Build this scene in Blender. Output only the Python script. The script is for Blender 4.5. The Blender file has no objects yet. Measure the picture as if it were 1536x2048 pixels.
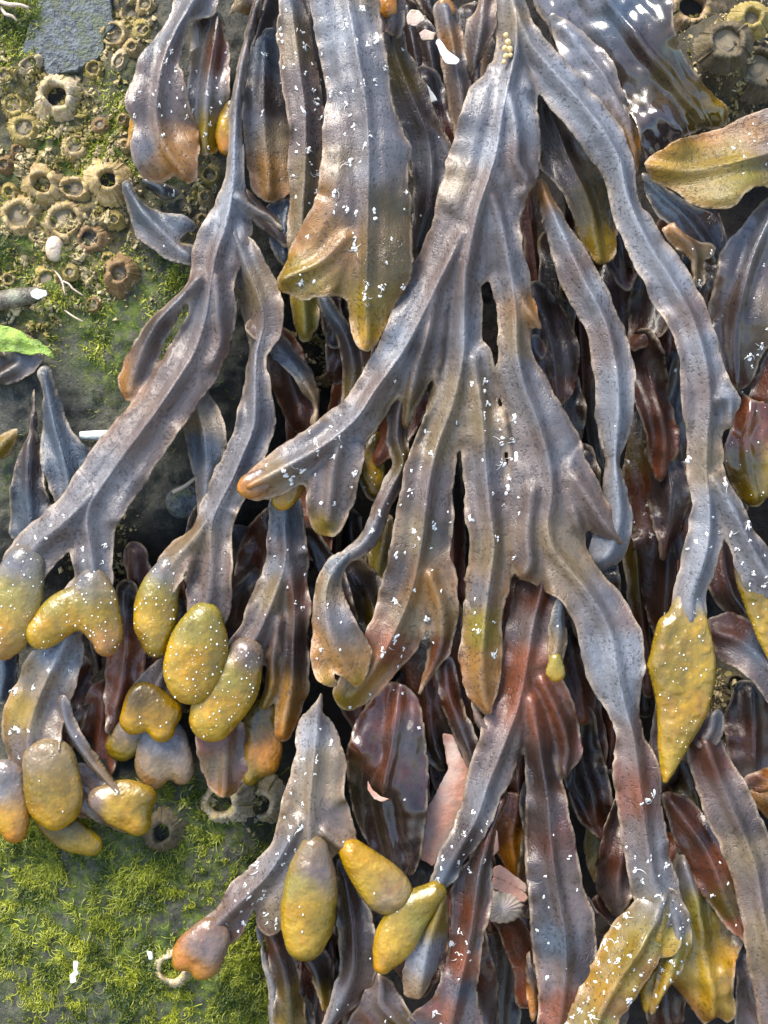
import bpy, math, random
import numpy as np
from mathutils import Matrix, Vector, Quaternion

# ------------------------------------------------------------------ scale, camera, sky, sun
S = 0.00016                    # metres per plan unit; the plan is 1536 x 2048 units of rock face
CX, CY, DIST = 768.0, 1024.0, 3000.0
TILT = math.radians(-40)       # the rock face leans back 40 degrees from the vertical
WALL = Matrix.Translation((0, 0, 0.9)) @ Matrix.Rotation(TILT, 4, 'X')
scene = bpy.context.scene
col = scene.collection

cam_data = bpy.data.cameras.new('camera')
cam = bpy.data.objects.new('camera', cam_data)
col.objects.link(cam)
cam_data.sensor_fit = 'VERTICAL'
cam_data.sensor_height = 36
cam_data.lens = 36 * DIST / 2048.0
cam_data.clip_start = 0.01
cam_data.clip_end = 400
cam.matrix_world = WALL @ Matrix.Translation((0, -DIST * S, 0)) @ Matrix.Rotation(math.radians(90), 4, 'X')
scene.camera = cam

to_sun = (WALL.to_3x3() @ Vector((-0.40, -0.50, 0.77))).normalized()
world = bpy.data.worlds.new('World')
scene.world = world
world.use_nodes = True
wn = world.node_tree
sky = wn.nodes.new('ShaderNodeTexSky')
sky.sky_type = 'NISHITA'
sky.sun_disc = False
sky.sun_elevation = math.asin(to_sun.z)
sky.sun_rotation = math.atan2(to_sun.x, to_sun.y)
sky.air_density = 1.15
sky.dust_density = 1.2
sky.ozone_density = 1.5
bg = wn.nodes['Background']
bg.inputs['Strength'].default_value = 0.11
wn.links.new(sky.outputs[0], bg.inputs['Color'])
sun_data = bpy.data.lights.new('sun', 'SUN')
sun_data.energy = 2.5
sun_data.angle = math.radians(32)
sun_data.color = (1.0, 0.93, 0.82)
sun = bpy.data.objects.new('sun', sun_data)
col.objects.link(sun)
sun.rotation_mode = 'QUATERNION'
sun.rotation_quaternion = to_sun.to_track_quat('Z', 'Y')
vs = scene.view_settings
vs.view_transform = 'Standard'
vs.look = 'None'
vs.gamma = 1.0
vs.use_curve_mapping = False
vs.exposure = 1.82
scene.cycles.max_bounces = 6
scene.cycles.diffuse_bounces = 3
scene.cycles.glossy_bounces = 3
scene.cycles.transmission_bounces = 3

rng = np.random.default_rng(7)
random.seed(7)

# ------------------------------------------------------------------ helpers
def vnoise(x, y, seed=0):
    x = np.asarray(x, float); y = np.asarray(y, float)
    xi = np.floor(x).astype(np.int64); yi = np.floor(y).astype(np.int64)
    fx = x - xi; fy = y - yi
    fx = fx * fx * (3 - 2 * fx); fy = fy * fy * (3 - 2 * fy)
    def hsh(a, b):
        n = (a * 374761393 + b * 668265263 + seed * 974634777) & 0x7fffffff
        n = ((n ^ (n >> 13)) * 1274126177) & 0x7fffffff
        n = (n ^ (n >> 16)) & 0xffff
        return n / 65535.0
    a = hsh(xi, yi); b = hsh(xi + 1, yi); c = hsh(xi, yi + 1); d = hsh(xi + 1, yi + 1)
    return (a + (b - a) * fx) * (1 - fy) + (c + (d - c) * fx) * fy - 0.5

def fbm(x, y, seed=0, o=4):
    v = 0; a = 1.0; f = 1.0
    for i in range(o):
        v = v + a * vnoise(x * f, y * f, seed + i * 17); a *= 0.5; f *= 2.03
    return v

def cr(pts, step=6.0, closed=False):
    """Catmull-Rom resampling of control points (first two columns are the plan position)."""
    P = np.array(pts, float)
    n = len(P); out = []
    segs = n if closed else n - 1
    for i in range(segs):
        if closed:
            p0, p1, p2, p3 = P[(i - 1) % n], P[i], P[(i + 1) % n], P[(i + 2) % n]
        else:
            p1, p2 = P[i], P[i + 1]
            p0 = P[i - 1] if i > 0 else 2 * p1 - p2
            p3 = P[i + 2] if i + 2 < n else 2 * p2 - p1
        m = max(1, int(np.hypot(*(p2 - p1)[:2]) / step))
        t = (np.arange(m) / m)[:, None]
        out.append(0.5 * (2 * p1 + (p2 - p0) * t + (2 * p0 - 5 * p1 + 4 * p2 - p3) * t ** 2 + (3 * p1 - p0 - 3 * p2 + p3) * t ** 3))
    if not closed:
        out.append(P[-1:])
    return np.vstack(out)

def flat(x, y, h):
    """photo plan position seen at height h above the rock -> true plan position"""
    f = 1 - np.asarray(h, float) / DIST
    return CX + (x - CX) * f, CY + (y - CY) * f

def tag(o, label=None, cat=None, group=None, kind=None):
    if label: o['label'] = label
    if cat: o['category'] = cat
    if group: o['group'] = group
    if kind: o['kind'] = kind
    return o

def wall_co(x, y, h):
    return np.stack([(np.asarray(x, float) - CX) * S, -np.asarray(h, float) * S, (CY - np.asarray(y, float)) * S], -1)

def root(name, x, y, h, label, cat, group=None):
    o = bpy.data.objects.new(name, None)
    o.empty_display_size = 0.01
    col.objects.link(o)
    o.matrix_world = WALL @ Matrix.Translation(Vector(wall_co(x, y, h)))
    tag(o, label, cat, group)
    o['ox'] = 0
    del o['ox']
    return o, wall_co(x, y, h)

def mesh_obj(name, verts, faces, mat, parent=None, smooth=True, loose_quads=None):
    me = bpy.data.meshes.new(name)
    me.from_pydata(verts.tolist() if hasattr(verts, 'tolist') else verts, [], faces)
    if smooth:
        me.polygons.foreach_set('use_smooth', np.ones(len(me.polygons), bool))
    me.materials.append(mat)
    o = bpy.data.objects.new(name, me)
    col.objects.link(o)
    if parent is not None:
        o.parent = parent
    else:
        o.matrix_world = WALL
    return o

def add_attr(me, name, typ, data):
    a = me.attributes.new(name, typ, 'POINT')
    key = 'color' if typ == 'FLOAT_COLOR' else ('vector' if typ == 'FLOAT_VECTOR' else 'value')
    a.data.foreach_set(key, np.ascontiguousarray(data, dtype=np.float32).ravel())

def blur(a, n=1):
    for _ in range(n):
        p = np.pad(a, 1, mode='edge')
        a = (p[:-2, 1:-1] + p[2:, 1:-1] + p[1:-1, :-2] + p[1:-1, 2:] + 4 * p[1:-1, 1:-1]) / 8
    return a

def contour_mesh(sdf, X, Y):
    """Marching squares of sdf < 0. Returns per-vertex (grid row, col as floats) and the faces."""
    ny, nx = sdf.shape
    ins = sdf < 0
    vid = -np.ones((ny, nx), int)
    vid[ins] = np.arange(ins.sum())
    rr, cc = np.nonzero(ins)
    vr = list(rr.astype(float)); vc = list(cc.astype(float))
    cnt = ins[:-1, :-1].astype(int) + ins[:-1, 1:] + ins[1:, 1:] + ins[1:, :-1]
    fr, fc = np.nonzero(cnt == 4)
    faces = np.stack([vid[fr, fc], vid[fr + 1, fc], vid[fr + 1, fc + 1], vid[fr, fc + 1]], -1).tolist()
    edge = {}
    def cross(r0, c0, r1, c1):
        k = (r0, c0, r1, c1) if (r0, c0) < (r1, c1) else (r1, c1, r0, c0)
        if k not in edge:
            a, b = sdf[k[0], k[1]], sdf[k[2], k[3]]
            t = min(max(a / (a - b), 0.04), 0.96)
            edge[k] = len(vr)
            vr.append(k[0] + (k[2] - k[0]) * t); vc.append(k[1] + (k[3] - k[1]) * t)
        return edge[k]
    br, bc = np.nonzero((cnt > 0) & (cnt < 4))
    for r, c in zip(br.tolist(), bc.tolist()):
        q = [(r, c), (r + 1, c), (r + 1, c + 1), (r, c + 1)]
        poly = []
        for i in range(4):
            a, b = q[i], q[(i + 1) % 4]
            if ins[a]: poly.append(int(vid[a]))
            if ins[a] != ins[b]: poly.append(cross(a[0], a[1], b[0], b[1]))
        if len(poly) >= 3: faces.append(poly)
    return np.array(vr), np.array(vc), faces

def bil(A, r, c):
    r = np.clip(r, 0, A.shape[0] - 1.001); c = np.clip(c, 0, A.shape[1] - 1.001)
    i = r.astype(int); j = c.astype(int); fr = r - i; fc = c - j
    if A.ndim == 3: fr = fr[:, None]; fc = fc[:, None]
    return (A[i, j] * (1 - fc) + A[i, j + 1] * fc) * (1 - fr) + (A[i + 1, j] * (1 - fc) + A[i + 1, j + 1] * fc) * fr

# ------------------------------------------------------------------ materials
def new_mat(name):
    m = bpy.data.materials.new(name)
    m.use_nodes = True
    nt = m.node_tree
    nt.nodes.clear()
    return m, nt

class NT:
    def __init__(self, nt): self.nt = nt
    def n(self, typ, **kw):
        nd = self.nt.nodes.new(typ)
        for k, v in kw.items(): setattr(nd, k, v)
        return nd
    def l(self, a, b): self.nt.links.new(a, b)
    def attr(self, name): 
        return self.n('ShaderNodeAttribute', attribute_name=name)
    def noise(self, vec, scale, detail=4, rough=0.55, dist=0):
        t = self.n('ShaderNodeTexNoise')
        t.inputs['Scale'].default_value = scale
        t.inputs['Detail'].default_value = detail
        t.inputs['Roughness'].default_value = rough
        t.inputs['Distortion'].default_value = dist
        if vec is not None: self.l(vec, t.inputs['Vector'])
        return t.outputs['Fac']
    def ramp(self, fac, a, b, lo=0.0, hi=1.0, smooth=True):
        m = self.n('ShaderNodeMapRange')
        if smooth: m.interpolation_type = 'SMOOTHSTEP'
        for k, v in (('From Min', a), ('From Max', b), ('To Min', lo), ('To Max', hi)):
            m.inputs[k].default_value = v
        self.l(fac, m.inputs['Value'])
        return m.outputs['Result']
    def math(self, op, a, b=None):
        m = self.n('ShaderNodeMath', operation=op)
        for i, v in enumerate((a, b)):
            if v is None: continue
            if isinstance(v, (int, float)): m.inputs[i].default_value = v
            else: self.l(v, m.inputs[i])
        return m.outputs[0]
    def mix(self, fac, a, b, blend='MIX'):
        m = self.n('ShaderNodeMix', data_type='RGBA', blend_type=blend)
        for i, v in ((0, fac), (6, a), (7, b)):
            if isinstance(v, (int, float)): m.inputs[i].default_value = v
            elif isinstance(v, tuple): m.inputs[i].default_value = (*v, 1)
            else: self.l(v, m.inputs[i])
        return m.outputs[2]
    def scale(self, vec, s):
        m = self.n('ShaderNodeVectorMath', operation='MULTIPLY')
        m.inputs[1].default_value = s
        self.l(vec, m.inputs[0])
        return m.outputs[0]
    def gray(self, v):
        c = self.n('ShaderNodeCombineColor')
        for i in range(3): self.l(v, c.inputs[i])
        return c.outputs[0]
    def objco(self):
        t = self.n('ShaderNodeTexCoord')
        return self.scale(t.outputs['Object'], (1 / (S * 100),) * 3)     # units of 100 plan units

def out(g, surf):
    o = g.n('ShaderNodeOutputMaterial'); g.l(surf, o.inputs['Surface'])

def blade_material():
    m, nt = new_mat('seaweed_blade'); g = NT(nt)
    pig = g.attr('pigment_and_sheen'); suv = g.attr('along')
    co = g.objco()
    sep = g.n('ShaderNodeSeparateXYZ'); g.l(suv.outputs['Vector'], sep.inputs[0])
    big = g.noise(co, 1.6, 3); mid = g.noise(co, 7.0, 4); fine = g.noise(co, 38.0, 3, 0.6)
    pit = g.noise(co, 15.0, 2, 0.55, 0.4)
    crease = g.noise(g.scale(suv.outputs['Vector'], (5.0, 34.0, 0)), 1.0, 3, 0.65)
    streak = g.noise(g.scale(suv.outputs['Vector'], (1.6, 14.0, 0)), 1.0, 4, 0.6)
    var = g.math('ADD', g.math('MULTIPLY', big, 0.7), g.math('ADD', g.math('MULTIPLY', mid, 0.5), g.math('MULTIPLY', streak, 0.30)))
    var = g.ramp(var, 0.45, 1.05, 0.7, 1.3)
    c = g.mix(1.0, pig.outputs['Color'], g.gray(var), 'MULTIPLY')
    # thinner, browner tissue towards the margin
    c = g.mix(g.ramp(sep.outputs[2], 2.0, 20.0, 0.5, 0.0), c, g.mix(1.0, c, (1.25, 0.9, 0.62), 'MULTIPLY'))
    # tiny dark pits, only in patches
    pits = g.math('MULTIPLY', g.ramp(pit, 0.55, 0.62), g.ramp(g.noise(co, 1.5, 4, 0.6), 0.38, 0.58, 0.25, 1))
    c = g.mix(g.math('MULTIPLY', pits, 0.66), c, g.mix(1.0, c, (0.30, 0.28, 0.28), 'MULTIPLY'))
    c = g.mix(g.ramp(crease, 0.56, 0.74, 0, 0.55), c, g.mix(1.0, c, (0.55, 0.48, 0.45), 'MULTIPLY'))  # shade in the fine creases, painted into the colour
    # thin pale margin, worn through in places
    edge = g.math('MULTIPLY', g.ramp(sep.outputs[2], 1.5, 7.5, 0.9, 0), g.ramp(g.noise(co, 3.3, 3), 0.34, 0.58))
    c = g.mix(edge, c, g.mix(0.55, c, (0.42, 0.33, 0.22)))
    wet = pig.outputs['Alpha']
    rough = g.math('ADD', g.ramp(big, 0.3, 0.7, 0.33, 0.45), g.math('MULTIPLY', wet, -0.24))
    p = g.n('ShaderNodeBsdfPrincipled')
    g.l(c, p.inputs['Base Color']); g.l(rough, p.inputs['Roughness'])
    p.inputs['IOR'].default_value = 1.62
    p.inputs['Specular IOR Level'].default_value = 0.5
    p.inputs['Coat Weight'].default_value = 0.0
    g.l(g.math('MULTIPLY', wet, 0.7), p.inputs['Coat Weight'])
    p.inputs['Coat Roughness'].default_value = 0.10
    hgt = g.math('ADD', g.math('ADD', g.math('MULTIPLY', fine, 0.40), g.math('MULTIPLY', crease, -0.35)), g.math('ADD', g.math('MULTIPLY', streak, 0.35), g.math('ADD', g.math('MULTIPLY', mid, 0.6), g.math('MULTIPLY', pits, -0.45))))
    b = g.n('ShaderNodeBump'); g.l(g.math('SUBTRACT', 0.55, g.math('MULTIPLY', wet, 0.5)), b.inputs['Strength']); b.inputs['Distance'].default_value = S * 6
    g.l(hgt, b.inputs['Height']); g.l(b.outputs[0], p.inputs['Normal'])
    tr = g.n('ShaderNodeBsdfTranslucent')
    g.l(g.mix(1.0, c, (1.6, 1.1, 0.5), 'MULTIPLY'), tr.inputs['Color'])
    ms = g.n('ShaderNodeMixShader'); ms.inputs[0].default_value = 0.16
    g.l(p.outputs[0], ms.inputs[1]); g.l(tr.outputs[0], ms.inputs[2])
    out(g, ms.outputs[0])
    return m

def receptacle_material():
    m, nt = new_mat('swollen_tip'); g = NT(nt)
    pig = g.attr('pigment_and_sheen'); co = g.objco()
    mid = g.noise(co, 5.0, 4); fine = g.noise(co, 22.0, 3, 0.6); big = g.noise(co, 2.2, 2)
    c = g.mix(1.0, pig.outputs['Color'], g.gray(g.ramp(g.math('ADD', mid, big), 0.6, 1.35, 0.72, 1.22)), 'MULTIPLY')
    c = g.mix(g.ramp(g.noise(co, 3.1, 3), 0.50, 0.72, 0, 0.45), c, g.mix(1.0, c, (1.2, 0.86, 0.6), 'MULTIPLY'))
    vor = g.n('ShaderNodeTexVoronoi'); vor.inputs['Scale'].default_value = 9.0; g.l(co, vor.inputs['Vector'])
    wart = g.ramp(vor.outputs['Distance'], 0.0, 0.55, 1.0, 0.0)
    c = g.mix(g.math('MULTIPLY', wart, 0.3), c, g.mix(1.0, c, (1.3, 1.22, 1.0), 'MULTIPLY'))
    c = g.mix(g.math('MULTIPLY', g.ramp(fine, 0.6, 0.72), 0.35), c, (0.10, 0.07, 0.015))
    p = g.n('ShaderNodeBsdfPrincipled')
    g.l(c, p.inputs['Base Color'])
    g.l(g.ramp(mid, 0.3, 0.7, 0.20, 0.34), p.inputs['Roughness'])
    p.inputs['Subsurface Weight'].default_value = 0.5
    p.inputs['Subsurface Radius'].default_value = (1.0, 0.55, 0.12)
    p.inputs['Subsurface Scale'].default_value = S * 14
    g.l(g.math('MULTIPLY', pig.outputs['Alpha'], 0.6), p.inputs['Coat Weight'])
    p.inputs['Coat Roughness'].default_value = 0.15
    b = g.n('ShaderNodeBump'); b.inputs['Strength'].default_value = 0.22; b.inputs['Distance'].default_value = S * 5
    g.l(g.math('ADD', g.math('ADD', g.math('MULTIPLY', mid, 1.2), fine), g.math('MULTIPLY', wart, 1.1)), b.inputs['Height']); g.l(b.outputs[0], p.inputs['Normal'])
    out(g, p.outputs[0])
    return m

def simple_mat(name, base, rough, var=0.4, scale=6.0, tint=None, bump=0.4, bscale=20.0, spec=0.5, sss=0.0):
    m, nt = new_mat(name); g = NT(nt)
    co = g.objco()
    nz = g.noise(co, scale, 5)
    c = g.mix(1.0, base, g.gray(g.ramp(nz, 0.25, 0.75, 1 - var, 1 + var)), 'MULTIPLY')
    if tint: c = g.mix(g.ramp(g.noise(co, scale * 0.45, 4), 0.42, 0.64), c, tint)
    p = g.n('ShaderNodeBsdfPrincipled')
    g.l(c, p.inputs['Base Color'])
    p.inputs['Roughness'].default_value = rough
    p.inputs['Specular IOR Level'].default_value = spec
    if sss:
        p.inputs['Subsurface Weight'].default_value = sss
        p.inputs['Subsurface Scale'].default_value = S * 10
    b = g.n('ShaderNodeBump'); b.inputs['Strength'].default_value = bump; b.inputs['Distance'].default_value = S * 6
    g.l(g.math('ADD', g.noise(co, bscale, 5), nz), b.inputs['Height']); g.l(b.outputs[0], p.inputs['Normal'])
    out(g, p.outputs[0])
    return m

def rock_material():
    m, nt = new_mat('weathered_rock'); g = NT(nt)
    co = g.objco(); mask = g.attr('cover_shade')
    sep = g.n('ShaderNodeSeparateColor'); g.l(mask.outputs['Color'], sep.inputs[0])
    algae, crust, dark = sep.outputs[0], sep.outputs[1], sep.outputs[2]
    n1 = g.noise(co, 1.3, 6, 0.6); n2 = g.noise(co, 6.0, 6, 0.65); n3 = g.noise(co, 26.0, 5, 0.75); n4 = g.noise(co, 13.0, 6, 0.8, 0.6)
    c = g.mix(g.ramp(n1, 0.35, 0.65), (0.050, 0.056, 0.050), (0.115, 0.112, 0.080))
    c = g.mix(g.ramp(n2, 0.45, 0.75, 0, 0.8), c, (0.18, 0.17, 0.125))
    c = g.mix(g.ramp(n3, 0.52, 0.72, 0, 0.7), c, (0.055, 0.05, 0.045))
    c = g.mix(g.ramp(n4, 0.54, 0.62, 0, 0.75), c, (0.035, 0.034, 0.026))
    c = g.mix(g.ramp(n4, 0.44, 0.36, 0, 0.55), c, (0.26, 0.25, 0.20))
    cr_ = g.mix(g.ramp(n3, 0.35, 0.7), (0.19, 0.135, 0.022), (0.30, 0.235, 0.11))
    cr_ = g.mix(g.ramp(n2, 0.48, 0.66), cr_, (0.15, 0.10, 0.05))
    c = g.mix(g.math('MULTIPLY', crust, g.ramp(g.noise(co, 9.0, 5), 0.36, 0.56)), c, cr_)
    ga = g.mix(g.ramp(n2, 0.35, 0.65), (0.045, 0.085, 0.008), (0.15, 0.20, 0.02))
    c = g.mix(g.math('MULTIPLY', algae, g.ramp(g.noise(co, 4.0, 6, 0.7), 0.38, 0.58)), c, ga)
    c = g.mix(g.math('MULTIPLY', dark, 0.96), c, g.mix(g.ramp(n2, 0.35, 0.7), (0.006, 0.004, 0.003), (0.035, 0.022, 0.014)))  # shade of the gaps under the weed, painted into the rock colour
    p = g.n('ShaderNodeBsdfPrincipled')
    g.l(c, p.inputs['Base Color'])
    g.l(g.math('ADD', g.ramp(n2, 0.3, 0.7, 0.45, 0.75), g.math('MULTIPLY', dark, 0.2)), p.inputs['Roughness'])
    b = g.n('ShaderNodeBump'); b.inputs['Strength'].default_value = 0.9; b.inputs['Distance'].default_value = S * 10
    g.l(g.math('ADD', g.math('MULTIPLY', n2, 1.2), g.math('ADD', g.math('MULTIPLY', n4, 1.3), g.math('MULTIPLY', n3, 0.9))), b.inputs['Height']); g.l(b.outputs[0], p.inputs['Normal'])
    out(g, p.outputs[0])
    return m

def shell_material():
    m, nt = new_mat('barnacle_shell'); g = NT(nt)
    co = g.n('ShaderNodeTexCoord').outputs['Object']
    oi = g.n('ShaderNodeObjectInfo')
    n2 = g.noise(co, 300.0 / 1, 5, 0.65)
    # coordinates here are unit barnacle radii
    n1 = g.noise(co, 2.5, 4); n3 = g.noise(co, 9.0, 4, 0.7)
    c = g.mix(g.ramp(n1, 0.35, 0.65), (0.42, 0.34, 0.22), (0.25, 0.18, 0.075))
    c = g.mix(g.ramp(n3, 0.5, 0.7, 0, 0.8), c, (0.56, 0.49, 0.38))
    c = g.mix(g.ramp(g.noise(co, 3.7, 3), 0.52, 0.66, 0, 0.8), c, (0.28, 0.25, 0.05))
    c = g.mix(g.ramp(g.noise(co, 14.0, 3), 0.58, 0.7, 0, 0.7), c, (0.10, 0.07, 0.05))
    c = g.mix(1.0, c, oi.outputs['Color'], 'MULTIPLY')
    p = g.n('ShaderNodeBsdfPrincipled'); g.l(c, p.inputs['Base Color']); p.inputs['Roughness'].default_value = 0.6
    b = g.n('ShaderNodeBump'); b.inputs['Strength'].default_value = 0.7; b.inputs['Distance'].default_value = S * 5
    g.l(n3, b.inputs['Height']); g.l(b.outputs[0], p.inputs['Normal'])
    out(g, p.outputs[0])
    return m

def algae_material(name, a, b_):
    m, nt = new_mat(name); g = NT(nt)
    t = g.attr('tone')
    c = g.mix(t.outputs['Fac'], a, b_)
    p = g.n('ShaderNodeBsdfPrincipled'); g.l(c, p.inputs['Base Color']); p.inputs['Roughness'].default_value = 0.45
    tr = g.n('ShaderNodeBsdfTranslucent'); g.l(c, tr.inputs['Color'])
    ms = g.n('ShaderNodeMixShader'); ms.inputs[0].default_value = 0.35
    g.l(p.outputs[0], ms.inputs[1]); g.l(tr.outputs[0], ms.inputs[2])
    out(g, ms.outputs[0])
    return m

M_BLADE = blade_material()
M_TIP = receptacle_material()
M_ROCK = rock_material()
M_SHELL = shell_material()
M_WHITE_SPOT = simple_mat('white_tufts_and_glints', (0.72, 0.71, 0.67), 0.5, 0.12, bump=0.0)
M_SLATE = simple_mat('slate', (0.085, 0.098, 0.108), 0.5, 0.7, 9.0, (0.085, 0.10, 0.06), 1.0, 18)
M_PINK = simple_mat('pink_shell', (0.50, 0.25, 0.17), 0.4, 0.3, 2.6, (0.48, 0.35, 0.28), 0.4, 9)
M_CREAM = simple_mat('cream_shell', (0.44, 0.36, 0.25), 0.45, 0.35, 5.0, (0.55, 0.42, 0.35), 0.3)
M_WHITE = simple_mat('white_shell', (0.74, 0.76, 0.74), 0.4, 0.12, 4.0, (0.62, 0.66, 0.6), 0.3)
M_CAVITY = simple_mat('dark_cavity', (0.018, 0.016, 0.013), 0.6, 0.5, 9.0)
M_OPER = simple_mat('barnacle_lid', (0.30, 0.24, 0.15), 0.6, 0.5, 9.0, (0.12, 0.09, 0.05))
M_EGG = simple_mat('egg', (0.66, 0.47, 0.2), 0.35, 0.2, 9.0)
M_DARKSHELL = simple_mat('dark_shell', (0.10, 0.085, 0.06), 0.4, 0.6, 8.0, (0.22, 0.22, 0.15), 0.6)
M_GRIT = simple_mat('shell_grit', (0.36, 0.285, 0.15), 0.65, 0.6, 5.0, (0.21, 0.165, 0.035), 0.5)
M_GREEN = algae_material('green_algae', (0.028, 0.060, 0.003), (0.44, 0.46, 0.03))
M_ULVA = simple_mat('sea_lettuce', (0.12, 0.20, 0.015), 0.35, 0.45, 6.0, (0.26, 0.36, 0.05), 0.8)
M_MUD = simple_mat('beach_sand', (0.22, 0.19, 0.15), 0.8, 0.3, 2.0)
M_WATER = simple_mat('water_film', (0.012, 0.009, 0.007), 0.03, 0.2, 3.0, None, 0.0, 3.0)

PAL = {  # base colours of the weed; L and G hold painted blue-grey sky sheen
    'G': (0.128, 0.122, 0.130), 'L': (0.195, 0.206, 0.230), 'M': (0.122, 0.090, 0.080), 'W': (0.175, 0.128, 0.072),
    'T': (0.240, 0.115, 0.024), 'B': (0.070, 0.021, 0.008), 'R': (0.170, 0.052, 0.022), 'D': (0.020, 0.010, 0.007),
    'K': (0.044, 0.031, 0.028), 'S': (0.055, 0.072, 0.095), 'O': (0.160, 0.104, 0.0), 'V': (0.062, 0.040, 0.003),
    'Y': (0.290, 0.158, 0.0), 'C': (0.320, 0.200, 0.010), 'E': (0.185, 0.150, 0.022), 'A': (0.320, 0.125, 0.007),
}

# ------------------------------------------------------------------ seaweed builders
def pigment_sheen_field(X, Y, cols, default):
    if not cols:
        return np.broadcast_to(np.array(PAL[default]), X.shape + (3,)).copy()
    num = np.zeros(X.shape + (3,)); den = np.zeros(X.shape)
    wx = X + 22 * vnoise(X / 40, Y / 40, 5); wy = Y + 22 * vnoise(X / 40, Y / 40, 6)
    for (x, y, k) in cols:
        w = 1.0 / (((wx - x) ** 2 + (wy - y) ** 2) + 260.0) ** 1.6
        num += w[..., None] * np.array(PAL[k]); den += w
    return num / den[..., None]

def sample_dist(X, Y, P, chunk=12000):
    """distance to and index of the nearest row of P for each grid point"""
    x = X.ravel(); y = Y.ravel()
    d = np.empty(len(x)); ix = np.empty(len(x), int)
    for a in range(0, len(x), chunk):
        q = (x[a:a + chunk, None] - P[None, :, 0]) ** 2 + (y[a:a + chunk, None] - P[None, :, 1]) ** 2
        j = q.argmin(1); ix[a:a + chunk] = j; d[a:a + chunk] = np.sqrt(q[np.arange(len(j)), j])
    return d.reshape(X.shape), ix.reshape(X.shape)

def poly_sdf(X, Y, Q):
    d, _ = sample_dist(X, Y, Q)
    ins = np.zeros(X.shape, bool)
    x0, y0 = Q[:, 0], Q[:, 1]; x1, y1 = np.roll(x0, -1), np.roll(y0, -1)
    for a, b, c, e in zip(x0, y0, x1, y1):
        if b == e: continue
        k = (b > Y) != (e > Y)
        ins ^= k & (X < (c - a) * (Y - b) / (e - b) + a)
    return np.where(ins, -d, d)

DZ = [0.0]      # extra depth for the layer being built
HS = 1.45      # heights of the weed above the rock
class Surf: pass
SEED = [100]

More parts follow.
